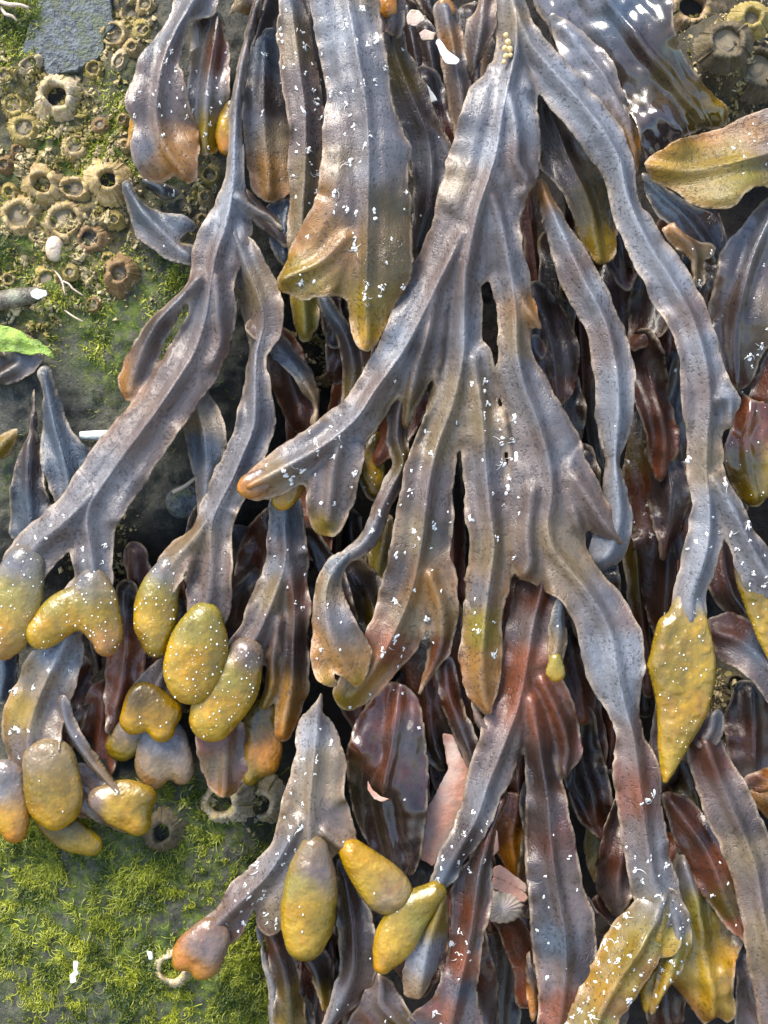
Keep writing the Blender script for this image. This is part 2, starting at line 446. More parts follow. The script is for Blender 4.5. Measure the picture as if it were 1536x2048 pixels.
def make_blade(parent, base, ribs=None, poly=None, spine=None, h=40, cols=None, pig='G', cv=12, lc=30, rib=8, rw=14,
               tw=0.75, ruf=15, ser=3.0, pleat=5.0, wr=1.5, wet=0.12, thick=2.2, cell=5.0, midrib=True, rough=6.0, name='blade', label=None, sharp=False):
    h = h * HS + DZ[0]; cv = cv * 1.3
    SEED[0] += 1; sd = SEED[0]
    ribs = ribs or []
    # centre lines, moved from the photo plan to the true plan at their height
    lines = []
    for r in ribs:
        A = cr([(p[0], p[1], p[2], p[3] * HS + DZ[0] if len(p) > 3 else h) for p in r], 5.0)
        A[:, 0], A[:, 1] = flat(A[:, 0], A[:, 1], A[:, 3]); A[:, 2] = np.maximum(A[:, 2], 0.6)
        lines.append(A)
    spines = [] if spine is None else (spine if isinstance(spine[0], list) else [spine])
    for s_ in spines:
        A = cr([(p[0], p[1], 0, p[2] * HS + DZ[0] if len(p) > 2 else h) for p in s_], 5.0)
        A[:, 0], A[:, 1] = flat(A[:, 0], A[:, 1], A[:, 3])
        lines.append(A)
    if not lines:
        Q0 = np.array(poly, float)
        top, bot = Q0[Q0[:, 1].argmin()], Q0[Q0[:, 1].argmax()]
        A = cr([(top[0], top[1], 0, h), ((Q0[:, 0].mean() + top[0]) / 2, (Q0[:, 1].mean() + top[1]) / 2, 0, h), (Q0[:, 0].mean(), Q0[:, 1].mean(), 0, h), (bot[0], bot[1], 0, h)], 5.0)
        A[:, 0], A[:, 1] = flat(A[:, 0], A[:, 1], A[:, 3]); lines.append(A)
    ALL = np.vstack(lines)
    tang = []; arc = []; off = 0
    for A in lines:
        t = np.gradient(A[:, :2], axis=0) if len(A) > 1 else np.array([[0, 1.0]])
        tang.append(t / (np.linalg.norm(t, axis=1, keepdims=True) + 1e-9))
        arc.append(np.concatenate([[0], np.cumsum(np.hypot(*np.diff(A[:, :2], axis=0).T))]) + off); off += 37
    tang = np.vstack(tang); arc = np.concatenate(arc)
    Qs = []
    if poly is not None:
        for pl in (poly if isinstance(poly[0], list) else [poly]):
            Q = np.array(pl, float)[:, :2] if sharp else cr([p[:2] for p in pl], 4.0, True)
            if sharp:
                Q = np.vstack([Q[i] + (Q[(i + 1) % len(Q)] - Q[i]) * t for i in range(len(Q)) for t in np.linspace(0, 1, 12, endpoint=False)])
            _, ix = sample_dist(Q[:, 0], Q[:, 1], ALL)
            Q[:, 0], Q[:, 1] = flat(Q[:, 0], Q[:, 1], ALL[ix, 3]); Qs.append(Q)
    ext = [A[:, :2] + sgn * A[:, 2:3] for A in lines for sgn in (-1, 1)] + Qs
    ext = np.vstack(ext)
    x0, y0 = ext.min(0) - 12; x1, y1 = ext.max(0) + 12
    xs = np.arange(x0, x1 + cell, cell); ys = np.arange(y0, y1 + cell, cell)
    X, Y = np.meshgrid(xs, ys)
    # outline as a signed distance: ribbons blended smoothly, polygons unioned
    sdf = None
    def smin(a, b, k):
        if a is None: return b
        hh = np.clip(0.5 + 0.5 * (b - a) / k, 0, 1)
        return b + (a - b) * hh - k * hh * (1 - hh)
    for A in lines[:len(ribs)]:
        best = np.full(X.shape, 1e9)
        for a in range(0, len(A), 40):
            q = np.sqrt((X[..., None] - A[a:a + 40, 0]) ** 2 + (Y[..., None] - A[a:a + 40, 1]) ** 2) - A[a:a + 40, 2]
            best = np.minimum(best, q.min(-1))
        sdf = smin(sdf, best, 10.0)
    for Q in Qs:
        sdf = smin(sdf, poly_sdf(X, Y, Q), 6.0)
    sdf = sdf + ser * (2.6 * vnoise(X / 58, Y / 58, sd + 13) + 1.5 * vnoise(X / 24, Y / 24, sd) + 0.9 * vnoise(X / 11, Y / 11, sd + 3) + 2.2 * np.maximum(vnoise(X / 17, Y / 17, sd + 19) - 0.22, 0))
    d = np.maximum(-sdf, 0)
    # heights
    num = np.zeros(X.size); den = np.zeros(X.size); xr, yr = X.ravel(), Y.ravel()
    hs = ALL[::3]
    for a in range(0, X.size, 12000):
        q = (xr[a:a + 12000, None] - hs[None, :, 0]) ** 2 + (yr[a:a + 12000, None] - hs[None, :, 1]) ** 2
        w = np.exp(-q / (2 * 32.0 ** 2)) + 1e-7 / (q + 50)
        num[a:a + 12000] = (w * hs[None, :, 3]).sum(1); den[a:a + 12000] = w.sum(1)
    H = (num / den).reshape(X.shape)
    nd, ix = sample_dist(X, Y, ALL)
    lat = (X - ALL[ix, 0]) * tang[ix, 1] - (Y - ALL[ix, 1]) * tang[ix, 0]
    s = arc[ix]
    u = np.clip(nd / (nd + d + 1e-6), 0, 1)
    side = np.sign(lat)
    H = H + cv * (0.80 * (1 - u ** 1.25) + 0.15 * (1 - np.exp(-d / lc)))
    twv = blur(tw * 2 * vnoise(s / 130, np.full_like(s, sd * 1.7), sd) * np.clip(lat, -70, 70), 2)
    H = H + twv + rib * (1.3 * np.exp(-(nd / (rw * 0.62)) ** 2) - 0.7 * np.exp(-((nd - 22) / 11) ** 2))
    # long soft pleats
    H = H + pleat * 2 * blur(vnoise(lat / 30, s / 170, sd + 15) + 0.5 * vnoise(lat / 15, s / 90, sd + 16), 1) * np.clip(d / 14, 0, 1)
    # margins rise and dip in waves
    H = H + ruf * u ** 2.5 * (2.2 * vnoise(s / 62, side * 3.3, sd + 7) + 1.3 * vnoise(s / 27, side * 5.1, sd + 8))
    H = H + rough * vnoise(X / 55, Y / 55, sd + 2) + rough * 0.5 * vnoise(X / 22, Y / 22, sd + 4) + wr * 2 * vnoise(lat / 9, s / 65, sd + 9) * np.clip(d / 10, 0, 1)
    H = blur(H, 2)
    vr, vc, faces = contour_mesh(sdf, X, Y)
    vx = x0 + vc * cell; vy = y0 + vr * cell; vh = bil(H, vr, vc)
    me_co = wall_co(vx, vy, vh) - base
    o = mesh_obj(name, me_co, faces, M_BLADE, parent)
    P = bil(pigment_sheen_field(X, Y, cols, pig), vr, vc)
    W = np.clip(wet + 0.35 * wet * bil(vnoise(X / 45, Y / 45, sd + 11), vr, vc) * 2, 0, 1)
    add_attr(o.data, 'pigment_and_sheen', 'FLOAT_COLOR', np.column_stack([P, W]))
    add_attr(o.data, 'along', 'FLOAT_VECTOR', np.column_stack([bil(s, vr, vc) / 100, bil(lat, vr, vc) / 100 + sd, bil(d, vr, vc)]))
    md = o.modifiers.new('thickness', 'SOLIDIFY'); md.thickness = thick * S; md.offset = -1; md.use_even_offset = False
    if label: o['label'] = label
    su = Surf(); su.x0, su.y0, su.cell, su.H, su.sdf, su.obj, su.base = x0, y0, cell, H, sdf, o, base
    su.P = pigment_sheen_field
    if midrib:
        src = lines if len(ribs) == 0 else lines[:len(ribs)]
        for A in src[:14]:
            L = np.hypot(*np.diff(A[:, :2], axis=0).T).sum()
            if L < 120: continue
            B = A[:: 2]
            gr = (B[:, 1] - y0) / cell; gc = (B[:, 0] - x0) / cell
            sdv = bil(sdf, gr, gc)
            keep = sdv < -9
            if keep.sum() < 8: continue
            i0, i1 = np.nonzero(keep)[0][[0, -1]]
            B = B[i0:i1 + 1]; n = len(B)
            t = np.gradient(B[:, :2], axis=0); t /= np.linalg.norm(t, axis=1, keepdims=True) + 1e-9
            nrm = np.column_stack([t[:, 1], -t[:, 0]])
            fall = np.minimum(1, np.minimum(np.arange(n) / 6, (n - 1 - np.arange(n)) / 14))
            V = []; F = []; AL = []
            prof = [(-1.0, -1.8), (-0.62, 0.5), (-0.25, 2.2), (0.25, 2.2), (0.62, 0.5), (1.0, -1.8)]
            hw = (6.5 + 2.5 * vnoise(np.arange(n) / 9, np.zeros(n), sd + 30)) * (0.55 + 0.45 * fall)
            for (u, z) in prof:
                px = B[:, 0] + nrm[:, 0] * hw * u; py = B[:, 1] + nrm[:, 1] * hw * u
                hh = bil(H, (py - y0) / cell, (px - x0) / cell) + (z + 0.8 * vnoise(np.arange(n) / 5, np.zeros(n) + u, sd + 40)) * fall - (1 - fall) * 3.0 - 0.4
                V.append(wall_co(px, py, hh) - base); AL.append(np.column_stack([np.arange(n) / 10.0, np.full(n, u * 0.08 + sd), np.full(n, 30.0)]))
            k = len(prof)
            V = np.stack(V, 1).reshape(-1, 3); AL = np.stack(AL, 1).reshape(-1, 3)
            for i in range(n - 1):
                for j in range(k - 1):
                    F.append((i * k + j, i * k + j + 1, (i + 1) * k + j + 1, (i + 1) * k + j))
            mo = mesh_obj('midrib', V, F, M_BLADE, parent)
            mo.parent = o
            pg = bil(pigment_sheen_field(X, Y, cols, pig), np.repeat((B[:, 1] - y0) / cell, k), np.repeat((B[:, 0] - x0) / cell, k)) * 1.15
            add_attr(mo.data, 'pigment_and_sheen', 'FLOAT_COLOR', np.column_stack([pg, np.full(len(pg), wet)]))
            add_attr(mo.data, 'along', 'FLOAT_VECTOR', AL)
    return su

def make_tip(parent, base, chains, h=60, cols=None, pig='Y', fat=0.52, wet=0.35, cell=3.4, warts=1.4, name='receptacle', flat_top=1.0):
    """A swollen tip: chains of (x, y, radius) blended together and inflated."""
    SEED[0] += 1; sd = SEED[0]; h = h * HS + DZ[0] + 9
    L = []
    for c in chains:
        A = cr(c, 4.0)
        A[:, 0], A[:, 1] = flat(A[:, 0], A[:, 1], h); A[:, 2] = np.maximum(A[:, 2], 1.0)
        L.append(A)
    ALL = np.vstack(L); R = ALL[:, 2].max()
    x0, y0 = (ALL[:, :2] - ALL[:, 2:3]).min(0) - 10; x1, y1 = (ALL[:, :2] + ALL[:, 2:3]).max(0) + 10
    X, Y = np.meshgrid(np.arange(x0, x1 + cell, cell), np.arange(y0, y1 + cell, cell))
    sdf = None
    for A in L:
        b = np.full(X.shape, 1e9)
        for a in range(0, len(A), 40):
            b = np.minimum(b, (np.sqrt((X[..., None] - A[a:a + 40, 0]) ** 2 + (Y[..., None] - A[a:a + 40, 1]) ** 2) - A[a:a + 40, 2]).min(-1))
        if sdf is None: sdf = b
        else:
            hh = np.clip(0.5 + 0.5 * (b - sdf) / 14, 0, 1); sdf = b + (sdf - b) * hh - 14 * hh * (1 - hh)
    sdf = sdf + 2.2 * vnoise(X / 24, Y / 24, sd) + 1.2 * vnoise(X / 60, Y / 60, sd + 1) * 3
    d = np.maximum(-sdf, 0)
    Rm = max(d.max(), 4)
    q = np.clip(d / Rm, 0, 1)
    infl = Rm * fat * np.sqrt(1 - (1 - q) ** 2)
    infl = np.where(d > 0, blur(infl, 3), infl)
    bump = np.clip(d / 14, 0, 1) * (warts * 1.6 * vnoise(X / 11, Y / 11, sd + 3) + 5 * vnoise(X / 34, Y / 34, sd + 4))
    F_ = h + infl + bump; B_ = h - infl * 0.6
    vr, vc, faces = contour_mesh(sdf, X, Y)
    vx = x0 + vc * cell; vy = y0 + vr * cell
    nb = int((sdf < 0).sum()); n = len(vr)
    fh = bil(F_, vr, vc); bh = bil(B_, vr, vc)
    fh[nb:] = h; 
    front = wall_co(vx, vy, fh); back = wall_co(vx[:nb], vy[:nb], bh[:nb])
    mp = lambda i: i + n if i < nb else i
    bf = [[mp(i) for i in reversed(f)] for f in faces]
    V = np.vstack([front, back]) - base
    o = mesh_obj(name, V, faces + bf, M_TIP, parent)
    P = bil(pigment_sheen_field(X, Y, cols, pig), vr, vc); P = np.vstack([P, P[:nb]])
    add_attr(o.data, 'pigment_and_sheen', 'FLOAT_COLOR', np.column_stack([P, np.full(len(P), wet)]))
    su = Surf(); su.x0, su.y0, su.cell, su.H, su.sdf, su.obj, su.base = x0, y0, cell, F_, sdf, o, base
    return su

def pick_points(su, n, region=None, margin=5, gap=10):
    ins = np.argwhere(su.sdf < -margin)
    if len(ins) == 0: return np.zeros((0, 2))
    out_ = []; tries = 0
    while len(out_) < n and tries < n * 25:
        tries += 1
        r, c = ins[rng.integers(len(ins))] + rng.random(2) - 0.5
        x, y = su.x0 + c * su.cell, su.y0 + r * su.cell
        if region is not None and not any(a <= x <= b and e <= y <= f for (a, e, b, f) in region): continue
        if any((x - p[0]) ** 2 + (y - p[1]) ** 2 < gap * gap for p in out_[-400:]): continue
        out_.append((x, y))
    return np.array(out_).reshape(-1, 2)

def hgt(su, x, y):
    return bil(su.H, (np.asarray(y) - su.y0) / su.cell, (np.asarray(x) - su.x0) / su.cell)

def tufts_and_glints(su, n, region=None, size=9, gap=17):
    """small white hair tufts and painted wet glints, far too fine to count"""
    pts = pick_points(su, max(2, int(n * 0.72)), region, 6, gap)
    V = []; F = []
    keep = rng.random(len(pts)) < np.clip(0.55 + 2.4 * vnoise(pts[:, 0] / 60, pts[:, 1] / 60, 41), 0.1, 1) if len(pts) else []
    for (x, y) in pts[keep] if len(pts) else []:
        big = size * (0.25 + rng.random() ** 1.7 * 1.0); lean = 1.57 + rng.normal() * 0.8
        k = int(rng.integers(0, 2)) if big < size * 0.6 else int(rng.integers(0, 4))
        for q in range(int(rng.integers(2, 4 + int(big * 0.35)))):          # matted clumps at the root of the tuft
            ox, oy = rng.normal(size=2) * big * np.array([0.22, 0.36]); r1 = 1.0 + big * 0.20 * rng.random(); r2 = r1 * (1.2 + 1.6 * rng.random()); aa = lean + rng.normal() * 0.5
            hh = float(hgt(su, np.array([x + ox]), np.array([y + oy]))[0]); b0 = len(V)
            for v in ICO_V:
                e1, e2 = v[0] * r2, v[1] * r1
                V.append((x + ox + e1 * math.cos(aa) - e2 * math.sin(aa), y + oy + e1 * math.sin(aa) + e2 * math.cos(aa), hh + 0.3 + v[2] * 1.0))
            F += [tuple(b0 + i for i in f) for f in ICO_F]
        for j in range(k):
            a = lean + rng.normal() * 0.9; ln = big * (0.5 + rng.random()); cur = rng.normal() * 2.0
            px, py = x + rng.normal() * big * 0.28, y + rng.normal() * big * 0.38
            w = 0.6 + rng.random() * 0.9; b0 = len(V); m = 4
            for i in range(m):
                hh = float(hgt(su, np.array([px]), np.array([py]))[0]) + 0.4 + 2.2 * math.sin(math.pi * (0.15 + 0.8 * i / (m - 1))) * (0.5 + 0.5 * (j % 2))
                ww = w * (1 - 0.75 * i / (m - 1)); nx, ny = -math.sin(a), math.cos(a)
                V += [(px + nx * ww, py + ny * ww, hh), (px - nx * ww, py - ny * ww, hh), (px, py, hh + ww * 1.4)]
                px += math.cos(a) * ln / 3; py += math.sin(a) * ln / 3; a += cur / 3
            for i in range(m - 1):
                p = b0 + 3 * i
                for (u, v) in ((0, 1), (1, 2), (2, 0)): F.append((p + u, p + v, p + 3 + v, p + 3 + u))
    if not V: return
    A = np.array(V)
    o = mesh_obj('tufts_and_glints', wall_co(A[:, 0], A[:, 1], A[:, 2]) - su.base, F, M_WHITE_SPOT, su.obj.parent)
    o.parent = su.obj; o['kind'] = 'stuff'

_t = (1 + 5 ** 0.5) / 2
ICO_V = np.array([(-1, _t, 0), (1, _t, 0), (-1, -_t, 0), (1, -_t, 0), (0, -1, _t), (0, 1, _t), (0, -1, -_t), (0, 1, -_t), (_t, 0, -1), (_t, 0, 1), (-_t, 0, -1), (-_t, 0, 1)]) / math.sqrt(1 + _t * _t)
ICO_F = [(0, 11, 5), (0, 5, 1), (0, 1, 7), (0, 7, 10), (0, 10, 11), (1, 5, 9), (5, 11, 4), (11, 10, 2), (10, 7, 6), (7, 1, 8), (3, 9, 4), (3, 4, 2), (3, 2, 6), (3, 6, 8), (3, 8, 9), (4, 9, 5), (2, 4, 11), (6, 2, 10), (8, 6, 7), (9, 8, 1)]

def pore_dots(su, n, size=1.5, gap=5, region=None):
    pts = pick_points(su, int(n * 0.7), region, 3, gap)
    if len(pts) == 0: return
    V = []; F = []
    for (x, y) in pts:
        r = size * (0.4 + 1.0 * rng.random() ** 1.6); hh = float(hgt(su, np.array([x]), np.array([y]))[0])
        b = len(V)
        for v in ICO_V: V.append((x + v[0] * r, y + v[1] * r * (1 + 0.5 * rng.random()), hh + 0.3 * r + v[2] * r))
        F += [tuple(b + i for i in f) for f in ICO_F]
    A = np.array(V)
    o = mesh_obj('pore_dots', wall_co(A[:, 0], A[:, 1], A[:, 2]) - su.base, F, M_WHITE_SPOT, su.obj.parent)
    o.parent = su.obj; o['kind'] = 'stuff'

def frond(label, blades=(), tips=(), name='seaweed_frond', group=None):
    """One plant: blades (with midribs and hair tufts) and swollen tips under one root."""
    b0 = (blades[0] if blades else None)
    if b0:
        if b0.get('ribs'): x, y = b0['ribs'][0][0][:2]; hh = b0['ribs'][0][0][3] if len(b0['ribs'][0][0]) > 3 else b0.get('h', 40)
        else:
            pl = b0['poly'][0] if isinstance(b0['poly'][0], list) else b0['poly']
            x, y = min(pl, key=lambda p: p[1])[:2]; hh = b0.get('h', 40)
    else:
        x, y = tips[0]['chains'][0][0][:2]; hh = tips[0].get('h', 40)
    hh = hh * HS + DZ[0]
    x, y = flat(x, y, hh)
    r, base = root(name, x, y, hh, label, 'seaweed', group)
    for b in blades:
        b = dict(b); tu = b.pop('tufts', None); ts = b.pop('tsize', 9); dots = b.pop('dots', None)
        su = make_blade(r, base, **b)
        if tu:
            for t in (tu if isinstance(tu, list) else [tu]):
                if isinstance(t, tuple): tufts_and_glints(su, t[0], [t[1:5]], ts)
                else: tufts_and_glints(su, t, None, ts)
        if dots: pore_dots(su, dots)
    for t in tips:
        t = dict(t); dots = t.pop('dots', 0)
        su = make_tip(r, base, **t)
        if dots: pore_dots(su, dots)
    return r

# ------------------------------------------------------------------ labels that single out look-alikes by what they lie beside
def side_labels(points, looks, relation, marks):
    near = {}
    for i, q in enumerate(points):
        k = min(range(len(marks)), key=lambda m: (marks[m][0] - q[0]) ** 2 + (marks[m][1] - q[1]) ** 2)
        near.setdefault((looks[i], k), []).append(i)
    names = [None] * len(points)
    for (lk, k), ids in near.items():
        ids.sort(key=lambda i: points[i][1]); n = len(ids)
        words = {1: [''], 2: ['upper ', 'lower '], 3: ['upper ', 'middle ', 'lower ']}.get(n) or ['topmost '] + ['%s from top ' % w for w in ('second', 'third', 'fourth', 'fifth', 'sixth', 'seventh')][:n - 2] + ['lowest ']
        for w, i in zip(words, ids):
            t = '%s%s %s %s' % (w, lk, relation, marks[k][2])
            if ' from top ' in w: t = '%s %s %s, %s' % (lk, relation, marks[k][2], w.strip())
            names[i] = t
    return names

WEED_MARKS = [(600, 760, 'the right fork of the tall plant'), (740, 600, 'the olive end of the spotted frond'), (680, 950, 'the orange-tipped branch'), (640, 1230, 'the curled tan blade'), (550, 1180, 'the mauve plant'),
              (420, 1230, 'the largest oval yellow tip'), (280, 1250, 'the left oval yellow tip'), (190, 1420, 'the V-shaped yellow tip'), (850, 1150, 'the middle central branch'), (790, 1480, 'the dark red folded blade'), (900, 1500, 'the pink shell'),
              (1050, 1300, 'the red-brown central strap'), (1090, 720, 'the wide central branch'), (1180, 900, 'the curved silver strap'), (1190, 1250, 'the lower silver strap'), (1310, 620, 'the long silver strap'), (1320, 950, 'the broad brown blade'),
              (1340, 1400, 'the yellow pointed tip'), (1470, 1130, 'the right-hand yellow tip'), (1500, 1450, 'the dark grey right-edge strap'), (1230, 1640, 'the dark olive blade'), (1370, 1630, 'the flecked red-brown blade'), (1460, 1740, 'the long mauve strap'),
              (1080, 1780, 'the dark bottom-centre strap'), (1010, 1870, 'the striped limpet'), (940, 1950, 'the mauve and red strap'), (850, 1850, 'the grey lobe'), (710, 1940, 'the dark grey bottom strap'), (620, 1900, 'the large tan tip'),
              (1190, 1940, 'the pale speckled tip'), (1340, 1900, 'the amber frond end'), (1180, 470, 'the olive-brown pointed blade'), (1410, 600, 'the crumpled tan frond end'), (880, 300, 'the dark stem frond')]

# ------------------------------------------------------------------ the rock face
SLATE_POLY = [(75, -30), (215, -30), (222, 20), (228, 50), (205, 80), (208, 110), (170, 128), (150, 140), (100, 152), (85, 130), (45, 105), (55, 55)]

def rock_height(x, y):
    x = np.asarray(x, float); y = np.asarray(y, float)
    inner = 1 / (1 + np.exp(-(x - 560 - 60 * np.sin(y / 260.0)) / 60)) * (1 / (1 + np.exp(-(x * 0 + 1650 - x) / 60)) * 0.6 + 0.4)
    top_right = np.exp(-(((x - 1450) / 110) ** 2 + ((y - 90) / 130) ** 2))
    low_right = np.exp(-(((x - 1480) / 70) ** 2 + ((y - 1390) / 130) ** 2))
    left_low = np.exp(-(((x - 300) / 330) ** 2 + ((y - 1270) / 180) ** 4))
    h = -270 * inner + 262 * top_right + 190 * low_right - 130 * left_low
    h = h + 26 * fbm(x / 230, y / 230, 3, 3) + 14 * fbm(x / 70, y / 70, 9, 3) + 11 * fbm(x / 22, y / 22, 21, 3)
    crust = crust_mask(x, y)
    h = h + crust * (26 * np.abs(fbm(x / 34, y / 34, 33, 3)) + 9 * vnoise(x / 10, y / 10, 35))
    return h

def bump2(x, y, cx, cy, rx, ry):
    return np.exp(-(((x - cx) / rx) ** 2 + ((y - cy) / ry) ** 2))

def crust_mask(x, y):
    x = np.abs(x); y = np.abs(y); m = 0
    for a in ((30, 170, 60, 80), (130, 220, 80, 90), (250, 60, 60, 70), (100, 410, 130, 90), (230, 400, 50, 80), (150, 540, 110, 50), (60, 620, 70, 60),
              (480, 1600, 70, 40), (650, 700, 60, 80), (230, 310, 40, 60), (60, 350, 40, 60), (1480, 90, 80, 130), (420, 400, 40, 80), (1450, 1420, 60, 80), (190, 1100, 60, 60)):
        m = m + bump2(x, y, *a)
    return np.clip(m, 0, 1)

def algae_mask(x, y):
    x = np.abs(x); y = np.where(y > 2048, 4096 - y, np.abs(y)); m = 0
    for a in ((230, 1820, 330, 230), (60, 1760, 200, 120), (380, 1800, 160, 130), (20, 60, 60, 90), (230, 290, 60, 60), (60, 330, 70, 60), (340, 620, 60, 100), (60, 560, 60, 70),
              (470, 2000, 120, 100), (330, 1660, 120, 80), (220, 720, 70, 60), (110, 40, 40, 40), (200, 560, 90, 50), (330, 300, 60, 80), (30, 480, 60, 60), (150, 330, 80, 30), (250, 230, 60, 90), (150, 620, 120, 60), (300, 700, 90, 110), (40, 20, 70, 60), (60, 960, 60, 60), (110, 300, 60, 50)):
        m = m + bump2(x, y, *a)
    return np.clip(m, 0, 1)

def axis(lo, hi, a, b, fine, coarse):
    return np.unique(np.concatenate([np.arange(lo, a - 420, coarse), np.arange(a - 420, a, 15), np.arange(a, b, fine), np.arange(b, b + 420, 15), np.arange(b + 420, hi + coarse, coarse)]))

gx = axis(-2600, 4200, -60, 1600, 6, 70); gy = axis(-2200, 4400, -60, 2110, 6, 70)
GX, GY = np.meshgrid(gx, gy)
GH = rock_height(GX, GY)
ny_, nx_ = GX.shape
idx = np.arange(ny_ * nx_).reshape(ny_, nx_)
rf = np.stack([idx[:-1, :-1], idx[1:, :-1], idx[1:, 1:], idx[:-1, 1:]], -1).reshape(-1, 4).tolist()
rock = mesh_obj('rock_face', wall_co(GX.ravel(), GY.ravel(), GH.ravel()), rf, M_ROCK)
rock['kind'] = 'structure'
gap_shade = 1 / (1 + np.exp(-(GX - 570) / 40)) * (1 - np.clip(bump2(GX, GY, 1470, 90, 110, 140) + bump2(GX, GY, 1480, 1400, 70, 120), 0, 1))  # mask of the painted gap shade
gap_shade = np.clip(gap_shade + np.exp(-(((GX - 340) / 330) ** 4 + ((GY - 1280) / 230) ** 4)), 0, 1)
add_attr(rock.data, 'cover_shade', 'FLOAT_COLOR', np.column_stack([algae_mask(GX, GY).ravel(), crust_mask(GX, GY).ravel(), gap_shade.ravel(), np.ones(GX.size)]))
gv = np.array([(-60, -60, 0), (60, -60, 0), (60, 60, 0), (-60, 60, 0)], float)
ground = mesh_obj('beach_ground', gv, [(0, 1, 2, 3)], M_MUD)
ground.matrix_world = Matrix.Identity(4)
ground['kind'] = 'structure'

def polymesh(poly, hfun, thick, mat, name, parent=None, base=None, cell=6.0, sharp=True, ser=2.0, cave=0.0):
    """a thick curved plate with a traced outline"""
    SEED[0] += 1; sd = SEED[0]
    Q = np.array(poly, float)
    if not sharp: Q = cr(poly, 4.0, True)
    else: Q = np.vstack([Q[i] + (Q[(i + 1) % len(Q)] - Q[i]) * t for i in range(len(Q)) for t in np.linspace(0, 1, 14, endpoint=False)])
    hh = hfun(Q[:, 0], Q[:, 1]); Q[:, 0], Q[:, 1] = flat(Q[:, 0], Q[:, 1], hh)
    x0, y0 = Q.min(0) - 8; x1, y1 = Q.max(0) + 8
    X, Y = np.meshgrid(np.arange(x0, x1 + cell, cell), np.arange(y0, y1 + cell, cell))
    sdf = poly_sdf(X, Y, Q) + ser * 2 * vnoise(X / 12, Y / 12, sd)
    H = hfun(X, Y) + cave * (1 - np.exp(np.minimum(sdf, 0) / 12)) + 2.0 * vnoise(X / 25, Y / 25, sd)
    vr, vc, faces = contour_mesh(sdf, X, Y)
    V = wall_co(x0 + vc * cell, y0 + vr * cell, bil(H, vr, vc))
    if base is not None: V = V - base
    o = mesh_obj(name, V, faces, mat, parent)
    md = o.modifiers.new('thickness', 'SOLIDIFY'); md.thickness = thick * S; md.offset = -1
    return o

slab = polymesh(SLATE_POLY, lambda x, y: 5 + (y - 70) * 0.05 + (x - 130) * 0.03 + 5 * fbm(x / 50, y / 50, 77, 3), 30, M_SLATE, 'slate_slab', parent=rock, ser=3.0)

# ------------------------------------------------------------------ barnacles
def plate_mesh(a0, a1, sd, kind):
    nt, V, F = 10, [], []
    rim = {'cone': 0.56, 'wide': 0.74, 'low': 0.66}[kind]; top = {'cone': 0.62, 'wide': 0.42, 'low': 0.28}[kind]
    prof = [(1.34, -0.35), (1.10, 0.02), (0.5 + rim / 2 + 0.04, top * 0.5), (rim + 0.11, top * 0.93), (rim + 0.02, top), (rim - 0.07, top * 0.86), (rim - 0.10, top * 0.35), (rim - 0.12, -0.2)]
    for i in range(nt):
        t = i / (nt - 1); a = a0 + (a1 - a0) * t
        jag = 0.14 * math.sin(math.pi * t) + 0.32 * float(vnoise(np.array(a * 2.3), np.array(sd * 1.0), sd))
        for j, (r, z) in enumerate(prof):
            k = 1 + 0.055 * math.sin(a * 23 + sd) * (j < 5) + 0.26 * float(vnoise(np.array(a * 1.3), np.array(j * 0.4), sd + 5))
            if i in (0, nt - 1) and 1 < j < 6: k *= 0.975
            zz = z + (jag * (j in (3, 4, 5)) + jag * 0.5 * (j in (2, 6)))
            V.append((r * k * math.cos(a), -zz, r * k * math.sin(a)))
    m = len(prof)
    for i in range(nt - 1):
        for j in range(m - 1):
            F.append((i * m + j, i * m + j + 1, (i + 1) * m + j + 1, (i + 1) * m + j))
    F.append(tuple(range(m))); F.append(tuple(reversed(range((nt - 1) * m, nt * m))))
    me = bpy.data.meshes.new('shell_plate'); me.from_pydata(V, [], F); me.materials.append(M_SHELL)
    me.polygons.foreach_set('use_smooth', np.ones(len(me.polygons), bool))
    return me

def disk_mesh(r, z, mat, nm, sd, dome=0.0):
    V = [(0, -z - dome, 0)]; n = 14
    for rr, zz in ((r * 0.5, z + dome * 0.8), (r, z)):
        for i in range(n):
            a = 2 * math.pi * i / n; k = 1 + 0.12 * float(vnoise(np.array(i * 0.6), np.array(1.0), sd))
            V.append((rr * k * math.cos(a), -zz, rr * k * math.sin(a)))
    F = [(0, 1 + i, 1 + (i + 1) % n) for i in range(n)] + [(1 + i, 1 + n + i, 1 + n + (i + 1) % n, 1 + (i + 1) % n) for i in range(n)]
    me = bpy.data.meshes.new(nm); me.from_pydata(V, [], F); me.materials.append(mat)
    return me

def lid_mesh(sd, side):
    V = [(0, -0.20, -0.36), (0, -0.20, 0.36), (side * 0.30, -0.12, 0.30), (side * 0.46, -0.08, 0), (side * 0.30, -0.12, -0.30), (side * 0.18, -0.20, 0)]
    F = [(0, 5, 1), (1, 5, 2), (2, 5, 3), (3, 5, 4), (4, 5, 0)]
    if side < 0: F = [tuple(reversed(f)) for f in F]
    me = bpy.data.meshes.new('lid_plate'); me.from_pydata(V, [], F); me.materials.append(M_OPER)
    return me

